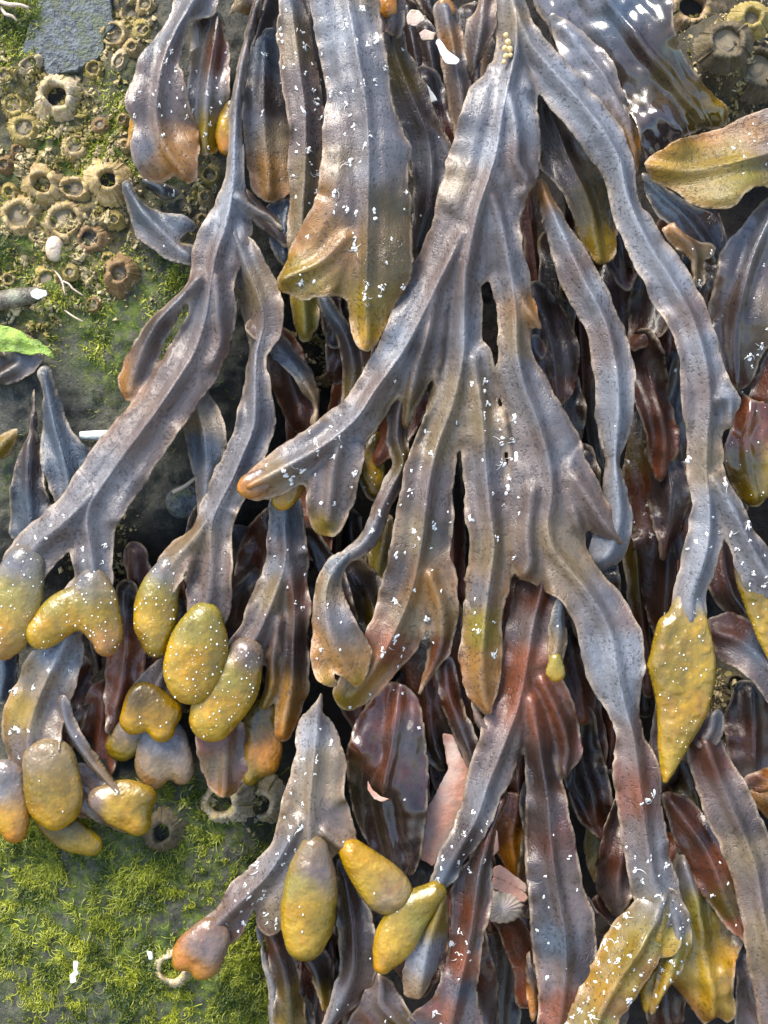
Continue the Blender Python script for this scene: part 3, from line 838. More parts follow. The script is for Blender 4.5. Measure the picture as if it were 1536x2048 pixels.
PROTO = {}
for kind in ('cone', 'wide', 'low'):
    for v in range(4):
        sd = 11 + v * 7 + len(PROTO); cuts = [0]
        for i in range(6): cuts.append(cuts[-1] + 1 + 0.5 * random.random())
        cuts = [c / cuts[-1] * 2 * math.pi for c in cuts]
        PROTO[kind, v] = [plate_mesh(cuts[i], cuts[i + 1] - 0.015, sd, kind) for i in range(6)]
CAV = disk_mesh(0.66, 0.03, M_CAVITY, 'cavity_floor', 3)
CAVL = disk_mesh(0.68, 0.10, M_OPER, 'cavity_floor', 5, 0.03)
LIDS = [lid_mesh(1, 1), lid_mesh(2, -1)]

def barnacle(x, y, r, kind, label, hole=True, tint=(1, 1, 1), squash=1.0, lean=(0, 0), group=None, h=None):
    hh = float(rock_height(np.array(x), np.array(y))) if h is None else h
    x, y = flat(x, y, hh)
    o, _ = root('barnacle', x, y, hh, label, 'barnacle', group)
    sc = r * S
    o.matrix_world = o.matrix_world @ Matrix.Rotation(lean[0], 4, 'X') @ Matrix.Rotation(lean[1], 4, 'Z') @ Matrix.Rotation(random.random() * 6.28, 4, 'Y') @ Matrix.Diagonal((sc, sc, sc * squash, 1))
    parts = [('shell_plate', m) for m in PROTO[kind, random.randrange(4)]]
    parts.append(('cavity_floor', CAV if hole else CAVL))
    if not hole: parts += [('lid_plate', m) for m in LIDS]
    for nm, me in parts:
        c = bpy.data.objects.new(nm, me); col.objects.link(c); c.parent = o
        k = 0.88 + 0.24 * random.random(); c.color = (tint[0] * k, tint[1] * k, tint[2] * k, 1)
    return o

PALE = (1.25, 1.25, 1.3); YEL = (0.9, 0.85, 0.45); BRN = (0.6, 0.45, 0.32); DRK = (0.32, 0.3, 0.27); TAN = (1.05, 0.95, 0.75)
barnacle(118, 198, 50, 'cone', 'big pale barnacle with a round black opening just under the slate slab', True, PALE, 0.9)
barnacle(50, 258, 30, 'low', 'closed yellowish barnacle at lower left of the big black-holed barnacle', False, YEL)
barnacle(152, 292, 26, 'low', 'small closed tan barnacle right below the big black-holed barnacle', False, TAN)
barnacle(88, 372, 38, 'cone', 'tall cream barnacle with a half-shaded opening, topmost of the middle cluster', True, TAN, 1.1)
barnacle(150, 378, 33, 'wide', 'broad low barnacle directly right of the tall cream one', False, TAN, 0.7)
barnacle(42, 432, 36, 'wide', 'open tan barnacle at the left end of the middle cluster', False, TAN)
barnacle(131, 444, 40, 'wide', 'wide round barnacle with a pale rim in the middle of the cluster', False, TAN)
barnacle(180, 478, 30, 'low', 'reddish brown barnacle with a dark mouth at the cluster\'s lower right', True, BRN)
barnacle(218, 362, 34, 'cone', 'grey-mouthed barnacle touching the tip of the folded grey frond', True, TAN, 1.15)
barnacle(240, 548, 34, 'cone', 'rusty brown barnacle standing alone on bare rock left of the forked frond', False, BRN)
barnacle(28, 210, 26, 'low', 'yellow crusted barnacle at the left edge level with the big black-holed one', False, YEL)
barnacle(190, 140, 24, 'cone', 'greenish barnacle at the lower right corner of the slate slab', False, YEL)
barnacle(228, 70, 28, 'wide', 'cream barnacle with ragged rim against the right edge of the slate slab', False, TAN)
barnacle(238, 122, 22, 'low', 'long low cream barnacle right of the slate slab\'s lower corner', False, PALE, 0.6)
barnacle(262, 30, 26, 'low', 'tan barnacle at the top edge between slate slab and folded frond', False, TAN)
barnacle(60, 128, 26, 'low', 'whitish flaky barnacle under the slate slab\'s left corner', False, PALE, 0.6)
barnacle(95, 560, 28, 'low', 'yellowish crusted barnacle below the cream pebble', False, YEL)
barnacle(445, 1600, 52, 'cone', 'large white barnacle with shadowed opening under the brown tongue-shaped tip', True, PALE)
barnacle(522, 1604, 44, 'cone', 'white barnacle beside the large one, right end of the pair', True, PALE)
barnacle(325, 1662, 34, 'cone', 'dark barnacle with a black oval opening at the top of the green turf', True, DRK, 1.25)
barnacle(345, 1935, 34, 'wide', 'pale barnacle half hidden behind the orange forked tip', True, PALE)
barnacle(660, 690, 34, 'cone', 'pinkish cream barnacle in the gap under the big spotted frond', False, TAN)
barnacle(638, 735, 30, 'wide', 'broken cream barnacle at the foot of the gap cluster', True, TAN)
barnacle(668, 770, 26, 'low', 'lowest small barnacle in the gap under the big spotted frond', False, TAN)
barnacle(1378, 22, 58, 'cone', 'large barnacle with a wide black opening at the top right', True, (1.0, 0.85, 0.75))
barnacle(1452, 88, 42, 'wide', 'dark greenish barnacle below the large one at the top right', False, DRK)
barnacle(1512, 140, 46, 'wide', 'dark ribbed barnacle near the right edge above the olive tip', False, DRK)
barnacle(1500, 40, 34, 'cone', 'olive cream barnacle at the top right corner', False, YEL)
barnacle(1428, 165, 26, 'low', 'small black barnacle tucked against the wet frond\'s right margin', False, DRK)
barnacle(1470, 210, 24, 'low', 'small dark barnacle just above the olive-tipped frond', False, DRK)
TINY = [(10, 330, 17), (60, 320, 14), (200, 250, 14), (245, 240, 13), (20, 385, 18), (230, 440, 16), (75, 470, 17), (215, 520, 15), (140, 545, 14), (35, 300, 13),
        (265, 95, 16), (250, 290, 13), (420, 350, 18), (410, 395, 16), (405, 440, 15), (20, 560, 18), (185, 610, 15), (285, 60, 18), (290, 10, 16), (12, 150, 16)]
tints = [random.choice([TAN, YEL, TAN, BRN]) for _ in TINY]
tint_words = ['tiny %s barnacle' % {TAN: 'tan', YEL: 'yellowish', BRN: 'brown'}[t] for t in tints]
B_MARKS = [(130, 60, 'the slate slab'), (118, 198, 'the big black-holed barnacle'), (50, 258, 'the closed yellowish barnacle'), (42, 432, 'the open tan barnacle'), (131, 444, 'the wide pale-rimmed barnacle'), (218, 362, 'the grey-mouthed barnacle'),
           (240, 548, 'the rusty lone barnacle'), (110, 498, 'the cream pebble'), (60, 592, 'the dark stem'), (270, 40, 'the folded grey frond\'s upper margin'), (430, 400, 'the thin grey stipe'), (270, 270, 'the folded grey frond\'s lower margin')]
for (bx, by, br), tn, lb in zip(TINY, tints, side_labels(TINY, tint_words, 'beside', B_MARKS)):
    barnacle(bx, by, br, random.choice(['low', 'wide', 'cone']), lb, False, tn, 1.0, (0, 0), 'tiny barnacles on the upper left rock')
for (bx, by, br) in ((985, 1900, 30), (1020, 1960, 34), (1000, 2020, 28), (1470, 1370, 26), (1500, 1430, 28), (1450, 1400, 20)):
    if bx > 1300: lb, gp = {1370: 'top', 1430: 'lowest', 1400: 'leftmost'}[by] + ' of three small dark barnacles right of the yellow pointed tip', 'dark barnacles right of the yellow pointed tip'
    else: lb, gp = {1900: 'uppermost', 1960: 'middle', 2020: 'lowest'}[by] + ' of three dark barnacles in the gap under the striped limpet', 'dark barnacles in the gap under the limpet'
    barnacle(bx, by, br, 'wide', lb, True, DRK, 1.0, (0, 0), gp)

# crushed shell and crust between the barnacles
def scatter(n, maskf, x0, y0, x1, y1):
    P = []
    while len(P) < n:
        x = rng.uniform(x0, x1, 4000); y = rng.uniform(y0, y1, 4000)
        k = rng.random(4000) < maskf(x, y)
        P += list(zip(x[k], y[k]))
    return np.array(P[:n])

P = scatter(16000, lambda x, y: crust_mask(x, y) ** 1.2 * (vnoise(x / 22, y / 22, 91) > -0.06), -300, -160, 1620, 1700)
HV = rock_height(P[:, 0], P[:, 1]); V = []; F = []
for (x, y), hh in zip(P, HV):
    r = 1.5 + 7.0 * rng.random() ** 2.5; b = len(V); q = rng.normal(size=(3, 3)); q, _ = np.linalg.qr(q)
    vv = (ICO_V * (1 + 0.4 * rng.normal(size=(12, 1)))) * np.array([1, 0.8, 0.45]) * r @ q
    V += [(x + a, y + c, hh + 0.3 * r + e) for a, c, e in vv]
    F += [tuple(b + i for i in f) for f in ICO_F]
A = np.array(V)
o = mesh_obj('shell_grit', wall_co(*A.T), F, M_GRIT, smooth=False)
tag(o, 'yellowish tan crust of crushed shell on the rock between the barnacles', 'shell grit', kind='stuff')

# green filaments
def strands(n, maskf, box, ln, w, name, mat, label):
    P = scatter(n, maskf, *box)
    L = ln * (0.4 + 2.2 * rng.random(n) ** 3); cur = rng.normal(0, 3.2, n); m = 6; a = 1.7 + 5 * vnoise(P[:, 0] / 45, P[:, 1] / 45, 71) + rng.normal(0, 1.0, n)
    px, py = P[:, 0].copy(), P[:, 1].copy(); tone = np.clip(0.40 + 1.0 * vnoise(px / 50, py / 50, 51) + rng.normal(0, 0.30, n), 0, 1)
    W = w * (0.6 + 0.8 * rng.random(n)); lift = 1 + 7 * rng.random(n) ** 1.5; rows = []
    for i in range(m):
        t = i / (m - 1); hh = rock_height(px, py) + lift * math.sin(math.pi * min(1, 0.15 + 0.75 * t)) + 0.6
        nx, ny = -np.sin(a), np.cos(a); ww = W * (1 - 0.7 * t)
        rows += [np.stack([px + nx * ww, py + ny * ww, hh], -1), np.stack([px - nx * ww, py - ny * ww, hh + ww * 0.8], -1)]
        px = px + np.cos(a) * L / (m - 1); py = py + np.sin(a) * L / (m - 1); a = a + cur / (m - 1)
    V = np.stack(rows, 1).reshape(-1, 3); k = 2 * m
    off = (np.arange(n) * k)[:, None]
    F = np.concatenate([off + np.array([[2 * i, 2 * i + 1, 2 * i + 3, 2 * i + 2]]) for i in range(m - 1)], 0).tolist()
    o = mesh_obj(name, wall_co(*V.T), F, mat)
    add_attr(o.data, 'tone', 'FLOAT', np.repeat(tone, k))
    tag(o, label, 'algae', kind='stuff')
    return o
turf = lambda x, y: algae_mask(x, y) * (y > 1500) * np.clip(0.26 + 2.4 * vnoise(x / 80, y / 80, 61) + 3.0 * vnoise(x / 15, y / 15, 62), 0.01, 1)
strands(75000, turf, (-420, 1560, 620, 2260), 12, 0.85, 'green_algae_turf', M_GREEN, 'bright green filament turf covering the rock at the lower left')
thin = lambda x, y: algae_mask(x, y) * (y < 900) * np.clip(0.25 + 2.2 * vnoise(x / 50, y / 50, 63), 0, 1)
strands(15000, thin, (-420, -160, 480, 900), 9, 1.0, 'green_algae_film', M_GREEN, 'thin patchy green algae on the rock at the upper left')

# ------------------------------------------------------------------ the seaweed, back layers first
def B(**k): return k

# dark weed deep in the gaps
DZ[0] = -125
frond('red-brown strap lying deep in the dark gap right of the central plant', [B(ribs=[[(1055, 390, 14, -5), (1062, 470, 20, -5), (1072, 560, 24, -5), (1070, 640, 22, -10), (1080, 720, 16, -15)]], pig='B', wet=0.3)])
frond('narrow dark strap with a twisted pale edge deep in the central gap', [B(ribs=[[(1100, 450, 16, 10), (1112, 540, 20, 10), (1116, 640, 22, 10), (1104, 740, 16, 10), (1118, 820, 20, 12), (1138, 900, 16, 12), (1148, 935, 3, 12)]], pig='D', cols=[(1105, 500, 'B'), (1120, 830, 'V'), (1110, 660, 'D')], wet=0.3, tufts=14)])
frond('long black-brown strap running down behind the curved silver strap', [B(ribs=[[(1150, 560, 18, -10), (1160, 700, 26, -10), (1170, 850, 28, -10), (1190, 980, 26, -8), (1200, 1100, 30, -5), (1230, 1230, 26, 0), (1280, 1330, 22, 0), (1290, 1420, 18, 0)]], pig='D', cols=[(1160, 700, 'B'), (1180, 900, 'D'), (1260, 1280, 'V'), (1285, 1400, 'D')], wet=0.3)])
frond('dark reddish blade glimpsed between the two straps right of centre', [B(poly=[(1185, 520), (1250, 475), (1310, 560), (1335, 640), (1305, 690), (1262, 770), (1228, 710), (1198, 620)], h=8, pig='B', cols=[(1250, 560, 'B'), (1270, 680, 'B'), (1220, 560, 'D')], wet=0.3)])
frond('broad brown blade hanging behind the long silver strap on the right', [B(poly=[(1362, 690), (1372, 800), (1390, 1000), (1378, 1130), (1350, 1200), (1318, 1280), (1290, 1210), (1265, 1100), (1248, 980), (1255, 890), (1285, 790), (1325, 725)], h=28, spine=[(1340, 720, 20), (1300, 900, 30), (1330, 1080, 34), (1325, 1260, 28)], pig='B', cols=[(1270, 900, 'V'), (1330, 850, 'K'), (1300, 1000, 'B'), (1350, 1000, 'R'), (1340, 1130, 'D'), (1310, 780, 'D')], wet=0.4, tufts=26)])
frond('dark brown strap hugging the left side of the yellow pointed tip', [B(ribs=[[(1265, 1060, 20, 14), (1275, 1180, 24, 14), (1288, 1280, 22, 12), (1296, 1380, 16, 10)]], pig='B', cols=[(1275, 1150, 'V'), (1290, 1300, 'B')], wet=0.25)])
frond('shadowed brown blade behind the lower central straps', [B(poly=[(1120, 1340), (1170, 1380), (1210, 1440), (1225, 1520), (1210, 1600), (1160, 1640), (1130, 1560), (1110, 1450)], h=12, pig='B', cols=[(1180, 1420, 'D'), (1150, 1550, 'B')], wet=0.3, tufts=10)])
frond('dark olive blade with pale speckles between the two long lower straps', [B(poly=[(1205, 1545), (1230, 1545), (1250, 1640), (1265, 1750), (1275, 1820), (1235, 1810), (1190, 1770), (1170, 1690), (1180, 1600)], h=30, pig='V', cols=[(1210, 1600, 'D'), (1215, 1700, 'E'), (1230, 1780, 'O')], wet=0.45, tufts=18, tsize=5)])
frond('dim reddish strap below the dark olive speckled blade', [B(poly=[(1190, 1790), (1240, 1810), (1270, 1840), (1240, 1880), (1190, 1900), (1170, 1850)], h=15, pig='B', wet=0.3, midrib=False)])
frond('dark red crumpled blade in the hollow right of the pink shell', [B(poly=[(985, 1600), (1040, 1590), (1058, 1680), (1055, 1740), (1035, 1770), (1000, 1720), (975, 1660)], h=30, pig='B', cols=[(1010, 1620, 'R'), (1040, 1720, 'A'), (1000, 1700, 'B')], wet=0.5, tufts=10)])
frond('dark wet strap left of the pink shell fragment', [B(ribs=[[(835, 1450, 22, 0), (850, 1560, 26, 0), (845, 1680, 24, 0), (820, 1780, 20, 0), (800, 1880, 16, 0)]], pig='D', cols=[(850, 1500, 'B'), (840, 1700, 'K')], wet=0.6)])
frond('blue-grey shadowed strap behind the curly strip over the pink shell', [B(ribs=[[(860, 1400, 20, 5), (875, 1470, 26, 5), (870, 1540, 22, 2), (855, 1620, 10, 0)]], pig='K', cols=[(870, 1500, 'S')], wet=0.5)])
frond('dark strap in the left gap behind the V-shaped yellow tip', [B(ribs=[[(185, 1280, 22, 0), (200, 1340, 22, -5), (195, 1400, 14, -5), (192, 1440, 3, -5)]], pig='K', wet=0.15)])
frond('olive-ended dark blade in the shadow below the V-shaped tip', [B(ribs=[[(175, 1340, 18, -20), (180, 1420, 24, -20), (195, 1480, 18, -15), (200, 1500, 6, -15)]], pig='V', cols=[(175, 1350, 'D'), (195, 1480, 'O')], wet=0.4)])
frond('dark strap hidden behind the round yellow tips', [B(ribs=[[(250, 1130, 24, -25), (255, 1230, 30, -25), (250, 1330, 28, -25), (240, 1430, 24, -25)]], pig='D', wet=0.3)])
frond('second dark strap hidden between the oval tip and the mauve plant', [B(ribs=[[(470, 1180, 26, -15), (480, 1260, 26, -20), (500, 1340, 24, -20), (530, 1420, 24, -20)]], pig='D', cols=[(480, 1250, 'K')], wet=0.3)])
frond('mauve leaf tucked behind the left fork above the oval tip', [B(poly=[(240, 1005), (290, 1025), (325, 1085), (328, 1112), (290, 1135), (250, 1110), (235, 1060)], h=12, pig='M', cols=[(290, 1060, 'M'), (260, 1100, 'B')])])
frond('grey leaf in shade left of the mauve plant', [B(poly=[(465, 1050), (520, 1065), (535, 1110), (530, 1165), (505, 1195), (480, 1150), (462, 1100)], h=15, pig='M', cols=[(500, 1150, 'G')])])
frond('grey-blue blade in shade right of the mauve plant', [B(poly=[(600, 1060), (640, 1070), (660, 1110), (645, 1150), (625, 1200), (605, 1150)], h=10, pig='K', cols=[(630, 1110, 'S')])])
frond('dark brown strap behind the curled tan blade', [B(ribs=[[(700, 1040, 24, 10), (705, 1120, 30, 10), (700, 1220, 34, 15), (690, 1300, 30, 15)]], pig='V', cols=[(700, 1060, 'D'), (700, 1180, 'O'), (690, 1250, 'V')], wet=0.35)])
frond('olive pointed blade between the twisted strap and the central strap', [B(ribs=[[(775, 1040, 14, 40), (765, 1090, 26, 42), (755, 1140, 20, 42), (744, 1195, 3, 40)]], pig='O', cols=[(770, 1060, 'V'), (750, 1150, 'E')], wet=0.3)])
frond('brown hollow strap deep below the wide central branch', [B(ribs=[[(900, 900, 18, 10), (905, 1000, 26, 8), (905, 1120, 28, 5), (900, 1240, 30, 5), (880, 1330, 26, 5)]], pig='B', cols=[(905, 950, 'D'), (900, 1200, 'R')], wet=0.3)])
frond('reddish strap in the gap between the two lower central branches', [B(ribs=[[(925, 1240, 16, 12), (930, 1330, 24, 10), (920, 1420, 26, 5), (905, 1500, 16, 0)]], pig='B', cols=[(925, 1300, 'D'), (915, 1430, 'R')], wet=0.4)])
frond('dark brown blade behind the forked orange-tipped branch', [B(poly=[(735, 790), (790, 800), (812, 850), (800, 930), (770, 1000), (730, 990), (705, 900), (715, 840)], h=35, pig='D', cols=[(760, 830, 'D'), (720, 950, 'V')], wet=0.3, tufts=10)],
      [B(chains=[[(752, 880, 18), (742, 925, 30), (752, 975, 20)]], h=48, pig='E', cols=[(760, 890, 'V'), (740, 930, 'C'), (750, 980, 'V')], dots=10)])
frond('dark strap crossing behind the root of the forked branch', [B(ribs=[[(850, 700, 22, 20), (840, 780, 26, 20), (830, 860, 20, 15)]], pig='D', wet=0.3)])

frond('added black-brown strap darkening the gap between the big spotted frond and the trunk', [B(ribs=[[(850, 60, 30, -10), (870, 160, 40, -10), (885, 260, 44, -10), (880, 360, 40, -15), (860, 460, 36, -20), (850, 560, 30, -20)]], pig='D', wet=0.2)])  # this and the next two: near-black straps added so the gap reads as deep shade
frond('added blackish strap darkening the upper gap behind the pale flake', [B(ribs=[[(815, 20, 30, -25), (830, 120, 36, -25), (850, 220, 40, -25), (850, 330, 40, -30)]], pig='D', wet=0.2)])
frond('added dark strap darkening the gap left of the egg cluster', [B(ribs=[[(945, 30, 30, -15), (950, 130, 40, -15), (950, 230, 36, -15)]], pig='D', wet=0.2)])
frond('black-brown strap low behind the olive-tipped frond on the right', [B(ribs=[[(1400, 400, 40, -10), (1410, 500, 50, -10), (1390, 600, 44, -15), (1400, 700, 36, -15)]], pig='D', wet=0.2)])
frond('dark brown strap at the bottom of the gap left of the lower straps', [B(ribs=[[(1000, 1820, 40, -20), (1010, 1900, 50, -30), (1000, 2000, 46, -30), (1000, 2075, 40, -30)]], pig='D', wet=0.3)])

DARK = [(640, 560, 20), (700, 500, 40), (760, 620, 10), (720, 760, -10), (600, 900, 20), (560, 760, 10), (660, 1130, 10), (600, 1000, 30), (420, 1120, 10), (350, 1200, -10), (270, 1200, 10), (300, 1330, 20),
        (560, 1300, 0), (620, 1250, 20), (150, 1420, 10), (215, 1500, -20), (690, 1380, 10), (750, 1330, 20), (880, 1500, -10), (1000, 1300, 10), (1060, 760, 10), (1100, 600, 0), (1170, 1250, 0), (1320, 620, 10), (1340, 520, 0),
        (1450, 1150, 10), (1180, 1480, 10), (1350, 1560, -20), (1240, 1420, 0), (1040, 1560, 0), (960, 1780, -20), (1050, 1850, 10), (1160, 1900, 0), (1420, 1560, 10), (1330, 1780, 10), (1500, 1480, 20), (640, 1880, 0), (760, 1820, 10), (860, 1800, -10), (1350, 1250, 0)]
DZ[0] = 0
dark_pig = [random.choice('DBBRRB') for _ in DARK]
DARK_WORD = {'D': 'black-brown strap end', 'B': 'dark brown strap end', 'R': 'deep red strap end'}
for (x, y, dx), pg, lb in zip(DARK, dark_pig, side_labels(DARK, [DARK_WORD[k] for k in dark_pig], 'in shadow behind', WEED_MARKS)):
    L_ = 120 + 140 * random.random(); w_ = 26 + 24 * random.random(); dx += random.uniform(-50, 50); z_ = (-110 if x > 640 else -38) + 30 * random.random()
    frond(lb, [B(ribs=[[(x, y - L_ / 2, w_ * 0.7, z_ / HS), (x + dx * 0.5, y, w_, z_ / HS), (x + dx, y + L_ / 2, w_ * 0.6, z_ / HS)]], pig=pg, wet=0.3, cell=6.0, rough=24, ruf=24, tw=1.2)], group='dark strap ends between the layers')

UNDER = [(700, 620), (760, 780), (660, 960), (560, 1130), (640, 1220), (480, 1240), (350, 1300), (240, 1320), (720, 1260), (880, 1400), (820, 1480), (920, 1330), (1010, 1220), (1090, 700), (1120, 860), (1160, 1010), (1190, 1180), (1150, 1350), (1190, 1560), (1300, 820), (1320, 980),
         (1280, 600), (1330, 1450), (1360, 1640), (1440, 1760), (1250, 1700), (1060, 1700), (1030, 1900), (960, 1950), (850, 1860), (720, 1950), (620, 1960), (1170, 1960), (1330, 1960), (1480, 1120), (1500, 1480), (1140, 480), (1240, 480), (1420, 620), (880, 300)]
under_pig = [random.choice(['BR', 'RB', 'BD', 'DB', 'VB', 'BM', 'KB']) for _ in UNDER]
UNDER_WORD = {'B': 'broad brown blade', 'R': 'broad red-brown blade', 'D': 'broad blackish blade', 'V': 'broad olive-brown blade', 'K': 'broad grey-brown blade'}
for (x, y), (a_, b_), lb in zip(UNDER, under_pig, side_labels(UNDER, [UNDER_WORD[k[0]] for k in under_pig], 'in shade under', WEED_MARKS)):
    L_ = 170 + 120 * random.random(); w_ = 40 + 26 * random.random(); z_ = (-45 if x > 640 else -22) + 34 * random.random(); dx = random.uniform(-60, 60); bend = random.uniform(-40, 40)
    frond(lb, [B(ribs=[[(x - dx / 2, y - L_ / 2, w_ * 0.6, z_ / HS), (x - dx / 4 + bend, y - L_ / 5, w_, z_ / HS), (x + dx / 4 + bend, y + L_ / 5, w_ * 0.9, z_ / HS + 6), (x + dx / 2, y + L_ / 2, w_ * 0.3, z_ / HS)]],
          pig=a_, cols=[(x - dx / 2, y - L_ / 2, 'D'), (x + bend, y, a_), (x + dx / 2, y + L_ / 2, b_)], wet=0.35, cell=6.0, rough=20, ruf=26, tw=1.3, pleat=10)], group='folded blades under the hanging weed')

# upper left and top
DZ[0] = 0
frond('folded grey frond with white flecks and tan lower edge at the upper left', [
    B(poly=[(255, 295), (252, 260), (262, 235), (280, 215), (285, 240), (270, 290)], h=30, pig='O', cols=[(260, 260, 'Y')], midrib=False, cv=4),
    B(poly=[(385, 45), (440, 28), (455, 90), (462, 180), (447, 250), (436, 300), (412, 315), (392, 290), (372, 200), (375, 100)], h=42, pig='V', cols=[(430, 60, 'D'), (380, 120, 'W'), (440, 130, 'B'), (400, 200, 'G'), (415, 290, 'O')], wet=0.5, tufts=34, tsize=6),
    B(poly=[(352, -20), (340, 20), (322, 60), (290, 100), (270, 145), (255, 215), (268, 250), (262, 300), (275, 345), (300, 362), (325, 365), (345, 353), (376, 369), (398, 350), (400, 300), (390, 250), (374, 205), (372, 155), (360, 128), (378, 60), (395, 40), (432, 30), (430, -20)],
      spine=[(400, -10, 55), (340, 100, 66), (318, 200, 70), (325, 280, 66), (372, 362, 60)], h=62, pig='G', cols=[(350, 40, 'G'), (310, 120, 'S'), (340, 160, 'M'), (330, 230, 'M'), (300, 330, 'G'), (345, 345, 'T'), (385, 330, 'T')], wet=0.3, tufts=[(46, 255, 110, 390, 320)], tsize=6, cv=16, tw=0.5)])
frond('oval yellow bladder tip peeping out behind the thin grey stipe', [], [B(chains=[[(466, 215, 20), (462, 260, 31), (456, 292, 20)]], h=35, pig='C', cols=[(455, 270, 'C'), (480, 230, 'V'), (455, 300, 'A')])])
frond('small yellow-tipped frond end hanging at the top edge', [B(poly=[(478, -20), (520, -20), (515, 15), (495, 32), (476, 30), (458, 42), (466, 18)], h=50, pig='M', cols=[(465, 30, 'O'), (500, 5, 'M')], midrib=False)])
frond('dark grey branch stem slanting up at the top left of the stipe', [B(ribs=[[(545, -20, 22, 30), (525, 40, 26, 30), (505, 100, 18, 30)]], pig='K', wet=0.15)])
frond('small slate-blue frond curling from barnacles to the forked plant', [B(poly=[(243, 372), (262, 355), (280, 392), (320, 425), (370, 435), (392, 455), (366, 470), (362, 486), (388, 492), (392, 530), (340, 522), (300, 492), (272, 470), (254, 420)], spine=[(258, 375, 22), (290, 430, 34), (340, 480, 40), (380, 515, 45)], h=34, pig='S', cols=[(300, 430, 'S'), (340, 450, 'S'), (320, 490, 'G')], tufts=5, rib=8),
      B(poly=[(285, 362), (320, 362), (360, 375), (350, 390), (330, 402), (305, 385)], h=18, pig='G', cols=[(310, 380, 'S')], midrib=False, wet=0.4, tufts=5)])
frond('grey and brown leaf with white flecks between stipe and spotted strap', [B(poly=[(505, 80), (555, 60), (575, 150), (590, 240), (592, 370), (575, 388), (540, 405), (512, 385), (495, 330), (488, 220), (495, 140)], h=38, spine=[(530, 90, 36), (530, 240, 46), (540, 390, 36)], pig='G', cols=[(530, 120, 'S'), (540, 220, 'K'), (550, 300, 'W'), (540, 360, 'T'), (505, 260, 'G')], tufts=20, tsize=6)])
frond('dark curved leaf end below the grey and brown leaf', [B(poly=[(488, 380), (525, 412), (562, 442), (585, 480), (570, 500), (535, 465), (500, 430)], h=25, pig='M', cols=[(520, 420, 'M'), (570, 490, 'K')], midrib=False)])
frond('blue-grey shaded leaf under the left edge of the big spotted frond', [B(poly=[(530, 420), (580, 400), (605, 440), (600, 520), (570, 540), (540, 490)], h=15, pig='S', midrib=False, wet=0.3)])
frond('long narrow spotted strap left of the big spotted frond', [B(ribs=[[(578, -20, 22, 75), (590, 60, 32, 78), (602, 150, 36, 80), (612, 240, 36, 80), (612, 330, 34, 74), (606, 430, 28, 62), (606, 540, 26, 48), (610, 620, 30, 40), (612, 668, 14, 36)]], pig='W', cols=[(580, 20, 'L'), (600, 120, 'W'), (615, 220, 'M'), (605, 300, 'M'), (620, 370, 'W'), (610, 640, 'E')], tufts=[(60, 560, 30, 650, 480)], tsize=12, wet=0.15)])
frond('shaded strap wedged behind the two spotted fronds at the top', [B(ribs=[[(618, -20, 20, 45), (622, 60, 22, 45), (632, 150, 20, 42), (645, 230, 18, 35)]], pig='K', tufts=4)])
frond('dark grey stem frond hanging right of the big spotted frond', [B(ribs=[[(770, 20, 26, 45), (790, 110, 32, 48), (820, 190, 36, 48), (855, 280, 38, 46), (862, 360, 36, 42), (850, 440, 28, 38), (835, 500, 20, 34)], [(840, 240, 20, 44), (880, 280, 20, 40), (905, 325, 6, 36)]], pig='K', cols=[(780, 60, 'K'), (800, 160, 'V'), (840, 250, 'K'), (870, 330, 'G'), (850, 440, 'D')], wet=0.15, tufts=8, tsize=6)])
frond('brown notched tip hanging over the dark stem frond', [B(poly=[(752, -20), (805, -20), (812, 40), (800, 72), (780, 74), (768, 64), (755, 66)], h=70, pig='D', cols=[(775, 20, 'B'), (790, 60, 'K')], wet=0.3, midrib=False, tufts=3)], [B(chains=[[(778, -15, 18), (776, 15, 18)]], h=76, pig='B', cols=[(770, 20, 'A')])])
frond('straight grey stem frond right of the dark gap at the top', [B(ribs=[[(890, 20, 24, 62), (905, 100, 26, 64), (918, 180, 24, 62), (925, 250, 20, 56), (922, 310, 8, 50)]], pig='K', cols=[(890, 40, 'G'), (910, 150, 'S'), (900, 135, 'T')], wet=0.1, ser=1.4)])
frond('small grey leaf with pointed lower end left of the egg cluster', [B(poly=[(932, 38), (948, 20), (965, -20), (1000, -20), (990, 20), (986, 60), (968, 105), (948, 142), (940, 140), (931, 100)], h=82, pig='M', cols=[(970, 20, 'W'), (960, 70, 'M'), (940, 130, 'K')], cv=8)])
frond('thin grey strap behind the small grey leaf', [B(ribs=[[(975, 90, 20, 40), (985, 150, 22, 40), (975, 210, 16, 40), (960, 240, 4, 40)]], pig='M')])
frond('brown knobbly stem at the top edge between two gaps', [B(ribs=[[(850, -20, 20, 20), (860, 20, 18, 20), (880, 50, 14, 25)]], pig='D', midrib=False)], [B(chains=[[(890, 8, 14), (900, 22, 12)]], h=60, pig='T')])

